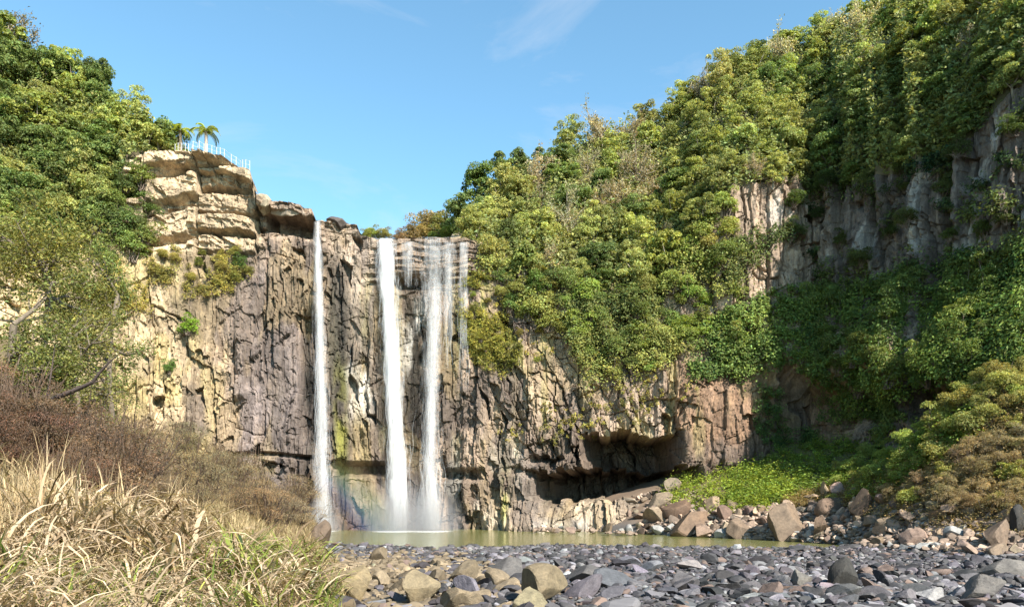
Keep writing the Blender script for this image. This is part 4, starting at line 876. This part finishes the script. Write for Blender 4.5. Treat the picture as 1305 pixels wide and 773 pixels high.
# ------------------------------------------------------------------ the left bank: trees with bare limbs, brown bushes, dry grass
def lacy_tree(rg, R_, hgt, leafn, leaf, bc, spread=1.0):
    """a tall tree whose bent limbs show through a thin crown; crown radius R_, height hgt"""
    root = empty('tree'); tg = Geo(); g = Geo(); tips = []
    T = limb(tg, np.array([0, 0, -0.5]), np.array([rg.normal(0, 0.4), rg.normal(0, 0.3), hgt*0.55]), 0.16, 0.10, rg, bc, 9, 0.05, 8)
    for q in range(11):
        a = T[int(rg.integers(3, 9))]; d = unit(rg.normal(size=3)*np.array([1, 1, 0.35])+np.array([0, 0, 0.55])); b = a+d*R_*rg.uniform(0.7, 1.15)
        Q = limb(tg, a, b, 0.08, 0.03, rg, bc, 8, 0.14, 6)
        for w in range(6):
            c = Q[int(rg.integers(2, 8))]; e = c+unit(d+rg.normal(0, 0.75, 3))*R_*rg.uniform(0.3, 0.6); S = limb(tg, c, e, 0.03, 0.010, rg, bc, 6, 0.12, 4)
            for v in range(4):
                f = S[int(rg.integers(1, 6))]; h = f+unit(e-c+rg.normal(0, 0.7, 3)*R_*0.3)*R_*rg.uniform(0.12, 0.3); limb(tg, f, h, 0.011, 0.004, rg, bc, 4, 0.1, 3); tips.append(h); tips.append((f+h)/2)
    tips = np.array(tips); per = max(1, leafn//len(tips)); P = np.repeat(tips, per, 0)+rg.normal(0, R_*0.085, (len(tips)*per, 3))
    k = len(P); tone = np.repeat(np.exp(rg.normal(0, 0.25, len(tips))), per)[:, None]
    g.add(*leaves(P, rg.normal(0, 0.6, (k, 3))+np.array([0, -0.2, 0.8]), leaf*rg.uniform(0.6, 1.4, k), rg, 0.5, var(rg, k, 0.25)*tone))
    tg.build('trunk', M_BARK, root, True); g.build('crown', M_LEAF, root); return root
def place_lacy(px, py, Y, Rpx, leafn, leaf, colr, label, seed, bc=(0.15, 0.12, 0.09)):
    rg = np.random.default_rng(seed); c = W(px, py, Y); gz = float(ground_z(c[0], Y)); R_ = Rpx*Y/F
    o = lacy_tree(rg, R_, max(2.0, (c[2]-gz)*1.15), leafn, leaf, bc); o.location = (c[0], Y, gz)
    for ch in o.children:
        if ch.name.startswith('crown'): ch.color = (*colr, 1)
    return tag(o, label, 'tree', 'thin-crowned trees of the left bank')
place_lacy(55, 235, 32, 100, 17000, 0.14, (0.20, 0.19, 0.05), 'tall yellowish thin-crowned tree with dark crooked limbs on the left bank', 1)
place_lacy(150, 262, 40, 62, 11000, 0.15, (0.15, 0.18, 0.05), 'slender green tree whose thin crown covers the edge of the layered blocks', 2)
place_lacy(5, 345, 24, 75, 12000, 0.11, (0.17, 0.18, 0.05), 'low sprawling tree at the left edge with bare twigs above the brown bushes', 3)
place_lacy(95, 350, 30, 60, 7000, 0.11, (0.19, 0.18, 0.055), 'half-bare tree leaning over the brown bushes in front of the pale cliff', 4)
place_lacy(-60, 150, 34, 110, 16000, 0.15, (0.15, 0.17, 0.045), 'green tree cut by the upper left edge', 5)
def hill_pt(a, b):
    m = (Hpx-a)**2+(Hpy-b)**2; m = np.where(np.arange(HR)[:, None] > 48, 1e9, m); k = np.unravel_index(np.argmin(m), m.shape); return H[k]
t = put_tree('dry', hill_pt(12, 84), 3.0, 'wispy grey-green tree standing against the sky in the top left corner', None, np.random.default_rng(3), tint=0.7, hs=1.2)
t = put_tree('dark', hill_pt(118, 122), 1.5, 'small round-topped tree sticking up above the left skyline', None, np.random.default_rng(4), hs=1.5)
rg = np.random.default_rng(101)
for x, y in scatter_px([(-40,415,690),(40,420,670),(100,450,620),(150,495,600)], 44, 27, rg):
    Y = rg.uniform(17, 23); c = W(x, y, Y); gz = float(ground_z(c[0], Y)); s = rg.uniform(0.55, 0.95)
    zone = 'at the left edge' if x < 40 else 'below the bare limb'
    rown = 'upper' if y < 500 else 'lower'
    put_bush('withered', (c[0], Y, gz-0.1), min(max(s, (c[2]-gz)/1.3), 1.5)*rg.uniform(0.75, 1.15), (0.185, 0.112, 0.070), f'{rown} reddish brown withered bush {zone}', f'{rown} reddish brown bushes {zone}', rg)
for x, y in scatter_px([(110,545,640),(200,560,640),(300,590,650),(385,650,680)], 30, 22, rg):
    p = ground_hit(x, y+12); zone = 'near the left stream' if x > 260 else 'behind the dry grass'
    put_bush('withered', p, rg.uniform(0.03, 0.045)*p[1], (0.28, 0.21, 0.125), f'straw-brown twiggy bush {zone} on the left bank', f'straw-brown twiggy bushes {zone}', rg, hs=0.9)
def blades(P, length, width, lean, rg, cols, seg=7):
    """curved grass leaves rising and drooping; P (n,3)"""
    n = len(P); az = rg.uniform(0, 2*math.pi, n); d = np.stack([np.cos(az), np.sin(az), 0*az], 1)
    t = np.linspace(0, 1, seg)[None, :, None]; L = length[:, None, None]; k = lean[:, None, None]
    ang = 0.15+k*t**1.3*2.1; st = L/(seg-1); hor = np.cumsum(np.sin(ang)*st, 1)-np.sin(ang)*st; ver = np.cumsum(np.cos(ang)*st, 1)-np.cos(ang)*st
    pts = P[:, None]+d[:, None]*hor+np.array([0, 0, 1.])*ver
    side = np.cross(d, np.array([0, 0, 1.]))[:, None]; side = side+rg.normal(0, 0.25, (n, 1, 3)); w = width[:, None, None]*np.sqrt(np.clip(1-t**2.2, 0.004, 1))*np.minimum(1, 0.5+t*3)
    V = np.stack([pts-side*w, pts+side*w], 2).reshape(-1, 3)
    a = (np.arange(n)*seg*2)[:, None]+np.arange(seg-1)[None]*2; Fq = np.stack([a, a+1, a+3, a+2], -1).reshape(-1, 4)
    tipc = 1+0.25*(np.linspace(0, 1, seg)-0.5); C3 = cols[:, None]*tipc[None, :, None]
    return V, Fq, np.repeat(C3.reshape(-1, 3), 2, 0)
def grass(name, label, poly, ntuft, per, length, width, c0, c1, seed, lean=(0.35, 0.9)):
    rg = np.random.default_rng(seed); rr = np.array(poly, float); px = rg.uniform(rr[0, 0], rr[-1, 0], ntuft); lo, hi = np.interp(px, rr[:, 0], rr[:, 1]), np.interp(px, rr[:, 0], rr[:, 2]); py = lo+(hi-lo)*rg.random(ntuft)
    P = np.array([ground_hit(a, b) for a, b in zip(px, py)]); sc = np.exp(rg.normal(0, 0.25, ntuft))*np.clip(P[:, 1]/13, 0.45, 1.15); mixv = np.clip(rg.normal(0.5, 0.35, ntuft), 0, 1)
    P = np.repeat(P, per, 0); k = len(P); P[:, :2] += rg.normal(0, 0.14, (k, 2)); P[:, 2] -= 0.05
    m = np.clip(np.repeat(mixv, per)+rg.normal(0, 0.22, k), 0, 1)[:, None]; cols = (np.array(c0)*(1-m)+np.array(c1)*m)*np.exp(rg.normal(0, 0.28, (k, 1)))
    Vv, Ff, Cc = blades(P, length*np.repeat(sc, per)*rg.uniform(0.45, 1.15, k), width*np.repeat(np.clip(P[::per, 1]/13, 0.45, 1.2), per)*rg.uniform(0.5, 1.4, k), rg.uniform(*lean, k), rg, np.clip(cols, 0.02, 0.75))
    return tag(build(name, Vv, Ff, M_GRASS, col=Cc), label, name.replace('_', ' '), kind='stuff')
grass('dry_grass', 'pale straw long-leaved grass drooping over the left bank', [(-80,735,960),(40,700,960),(110,655,950),(180,645,930),(250,675,900),(320,705,860),(395,740,800)], 600, 44, 1.15, 0.020, (0.15, 0.095, 0.045), (0.52, 0.395, 0.26), 111, (0.7, 1.8))
grass('green_grass', 'green blades growing up through the dry grass of the left bank', [(-60,730,900),(100,760,920),(230,760,880),(330,725,850),(410,750,810)], 100, 38, 1.0, 0.019, (0.08, 0.12, 0.02), (0.27, 0.27, 0.06), 112, (0.35, 1.0))
grass('bank_grass', 'short brown grass at the edge of the bank by the tan boulders', [(250,650,700),(330,660,720),(400,690,760),(425,720,775)], 260, 40, 0.55, 0.010, (0.27, 0.2, 0.1), (0.40, 0.32, 0.17), 113)
grass('tall_grass', 'thin upright straw stems behind the drooping grass', [(-40,660,740),(100,615,690),(220,625,690),(330,660,710)], 200, 24, 0.75, 0.006, (0.36, 0.25, 0.13), (0.52, 0.40, 0.24), 114, (0.05, 0.4))
def bank_cover():
    rg = np.random.default_rng(116); n = 2600; y = rg.uniform(9, 58, n); x = -0.245*y-0.6-rg.random(n)**1.3*20; z = ground_z(x, y); per = 16
    P = np.repeat(np.stack([x, y, z], 1), per, 0); k = len(P); P[:, :2] += rg.normal(0, 0.25, (k, 2)); m = rg.random((k, 1))
    cols = (np.array((0.20, 0.13, 0.07))*(1-m)+np.array((0.36, 0.28, 0.15))*m)*np.exp(rg.normal(0, 0.25, (k, 1)))
    Vv, Ff, Cc = blades(P, rg.uniform(0.35, 0.8, k), rg.uniform(0.006, 0.013, k), rg.uniform(0.3, 1.2, k), rg, np.clip(cols, 0.02, 0.6), 5)
    tag(build('bank_herbs', Vv, Ff, M_GRASS, col=Cc), 'short brown herbs and grass covering the rest of the left bank', 'bank herbs', kind='stuff')
bank_cover()
grass('green_tufts', 'green arching tufts at the foot of the dry grass near the tan slab', [(290,730,790),(340,715,800),(400,735,800)], 26, 46, 1.0, 0.018, (0.07, 0.12, 0.02), (0.24, 0.27, 0.05), 117, (0.5, 1.3))
# the dark bare limb over the brown bushes
g = Geo(); rgq = np.random.default_rng(5); A = W(60, 510, 20); B = W(150, 452, 19.5)
L_ = W(20, 560, 20); L_[2] = float(ground_z(L_[0], 20))
for a, b, r0, r1 in ((L_, A, 0.09, 0.065), (A, W(118, 487, 19.7), 0.065, 0.045), (W(118, 487, 19.7), B, 0.045, 0.012), (W(118, 487, 19.7), W(140, 480, 19.6), 0.02, 0.006), (A, W(70, 440, 20), 0.035, 0.008)):
    limb(g, a-L_, b-L_, r0, r1, rgq, (0.07, 0.05, 0.045), 7, 0.05, 6)
o = g.build('branch', M_BARK, None, True, L_); tag(o, 'dark bare crooked limb rising from the brown bushes at the left', 'branch')
# two shrubs on the left cliff face
for px, py, rpx, lb in ((244,414,15,'bright green shrub alone on the pale left cliff face'),(220,468,11,'small dark green shrub below the bright one on the pale cliff face'),(304,336,12,'green shrub tucked under the layered blocks')):
    p, n_ = cliff_at(px, py+rpx*0.8); put_bush('green', p+n_*0.3, rpx*p[1]/F, (0.17, 0.25, 0.03) if rpx > 14 else (0.09, 0.14, 0.03), lb, None, np.random.default_rng(px), hs=1.2)

# ------------------------------------------------------------------ lookout: railing and palms on the layered blocks
def top_pt(px, back):
    j = int(np.argmin(np.abs(colpx-px))); f = (back/rid_B[j])**(1/1.6)*45; i = int(f); fr_ = f-i; return H[i, j]*(1-fr_)+H[i+1, j]*fr_
rail = empty('railing', top_pt(270, 1.0)); tag(rail, 'low white railing along the edge of the lookout on the layered blocks', 'railing'); base = np.array(rail.location)
pts_ = np.array([top_pt(x, 0.9) for x in np.linspace(226, 321, 21)])-base
pts_[:, 2] = np.convolve(np.pad(pts_[:, 2], 2, mode='edge'), np.ones(5)/5, 'valid')
for p in pts_:
    g = Geo(); g.tube([p+np.array([0, 0, -0.3]), p+np.array([0, 0, 1.06])], [0.022, 0.022], 6); g.build('post', M_RAIL, rail)
for h in (0.30, 0.66, 1.02):
    g = Geo(); g.tube(pts_+np.array([0, 0, h]), 0.013, 6); g.build('rail', M_RAIL, rail)
def frond(rg, L=1.7):
    g = Geo(); n = 12; t = np.linspace(0, 1, n); ang = 0.9-2.3*t; st = L/(n-1); x = np.cumsum(np.cos(ang)*st); z = np.cumsum(np.sin(ang)*st); P = np.stack([x, 0*x, z], 1)
    g.tube(P, np.linspace(0.03, 0.008, n), 4, (0.8, 0.7, 0.3))
    for i in range(1, n):
        for s_ in (-1, 1):
            for q in (0.0, 0.5):
                b = P[i]*(1-q)+P[i-1]*q; ll = 0.42*math.sin(math.pi*min(0.95, 0.18+t[i]*0.8)); tip = b+np.array([0.25*ll, s_*ll*0.8, -0.35*ll]); w = np.array([0.035, 0, 0.01])
                g.add(np.array([b-w, b+w, tip+w*0.3, tip-w*0.3]), np.array([[0, 1, 2, 3]]), np.array([1, 1, 1])*math.exp(rg.normal(0, 0.15)))
    return g
rg = np.random.default_rng(121); fr_o = frond(rg).build('frond', M_LEAF)
def palm(px, back, hgt, label, bark, nf, sc=1.0):
    b = top_pt(px, back); root = empty('palm_tree', b); tag(root, label, 'palm', 'palms on the lookout')
    g = Geo(); zz = np.linspace(-0.4, hgt, 14); g.tube(np.stack([0.08*np.sin(zz), 0*zz, zz], 1), 0.17-0.06*np.linspace(0, 1, 14)+0.015*(np.arange(14) % 2), 9, bark); g.build('trunk', M_BARK, root, True)
    for q in range(nf):
        o = fr_o.copy(); C.objects.link(o); o.parent = root; o.location = (0.08*math.sin(hgt), 0, hgt-0.05); o.rotation_euler = (rg.normal(0, 0.15), rg.uniform(-0.35, 0.55), q*2.399+rg.normal(0, 0.2)); s = sc*rg.uniform(0.8, 1.1); o.scale = (s, s, s)
        c = np.array((0.24, 0.27, 0.05))*math.exp(rg.normal(0, 0.25)); o.color = (*[1.3*q for q in c], 1)
    return root
palm(268, 2.2, 2.7, 'palm with a pale pinkish trunk standing behind the white railing', (0.5, 0.4, 0.35), 18, 1.0)
palm(231, 2.4, 2.8, 'palm at the left end of the white railing, half hidden by trees', (0.26, 0.2, 0.15), 18, 1.0)
palm(283, 1.8, 0.35, 'knee-high yellow-green palm just right of the pale-trunked palm', (0.4, 0.3, 0.2), 12, 0.55)
for px, bk, k, s, lb in ((205,2.0,'olive',1.8,'olive tree beside the half-hidden palm at the lookout'),(193,3.0,'dark',2.4,'dark tree where the left forest meets the lookout'),(215,3.6,'dry',2.0,'straw-coloured tree behind the half-hidden palm'),(238,3.6,'olive',1.2,'small olive bush tree between the two palms')):
    put_tree(k, top_pt(px, bk), s, lb, None, rg)
# prototypes are not part of the scene
bpy.data.objects.remove(fr_o)
for lst in list(PROTO.values())+list(BUSH.values()):
    for r_ in lst:
        for ch in list(r_.children): bpy.data.objects.remove(ch)
        bpy.data.objects.remove(r_)
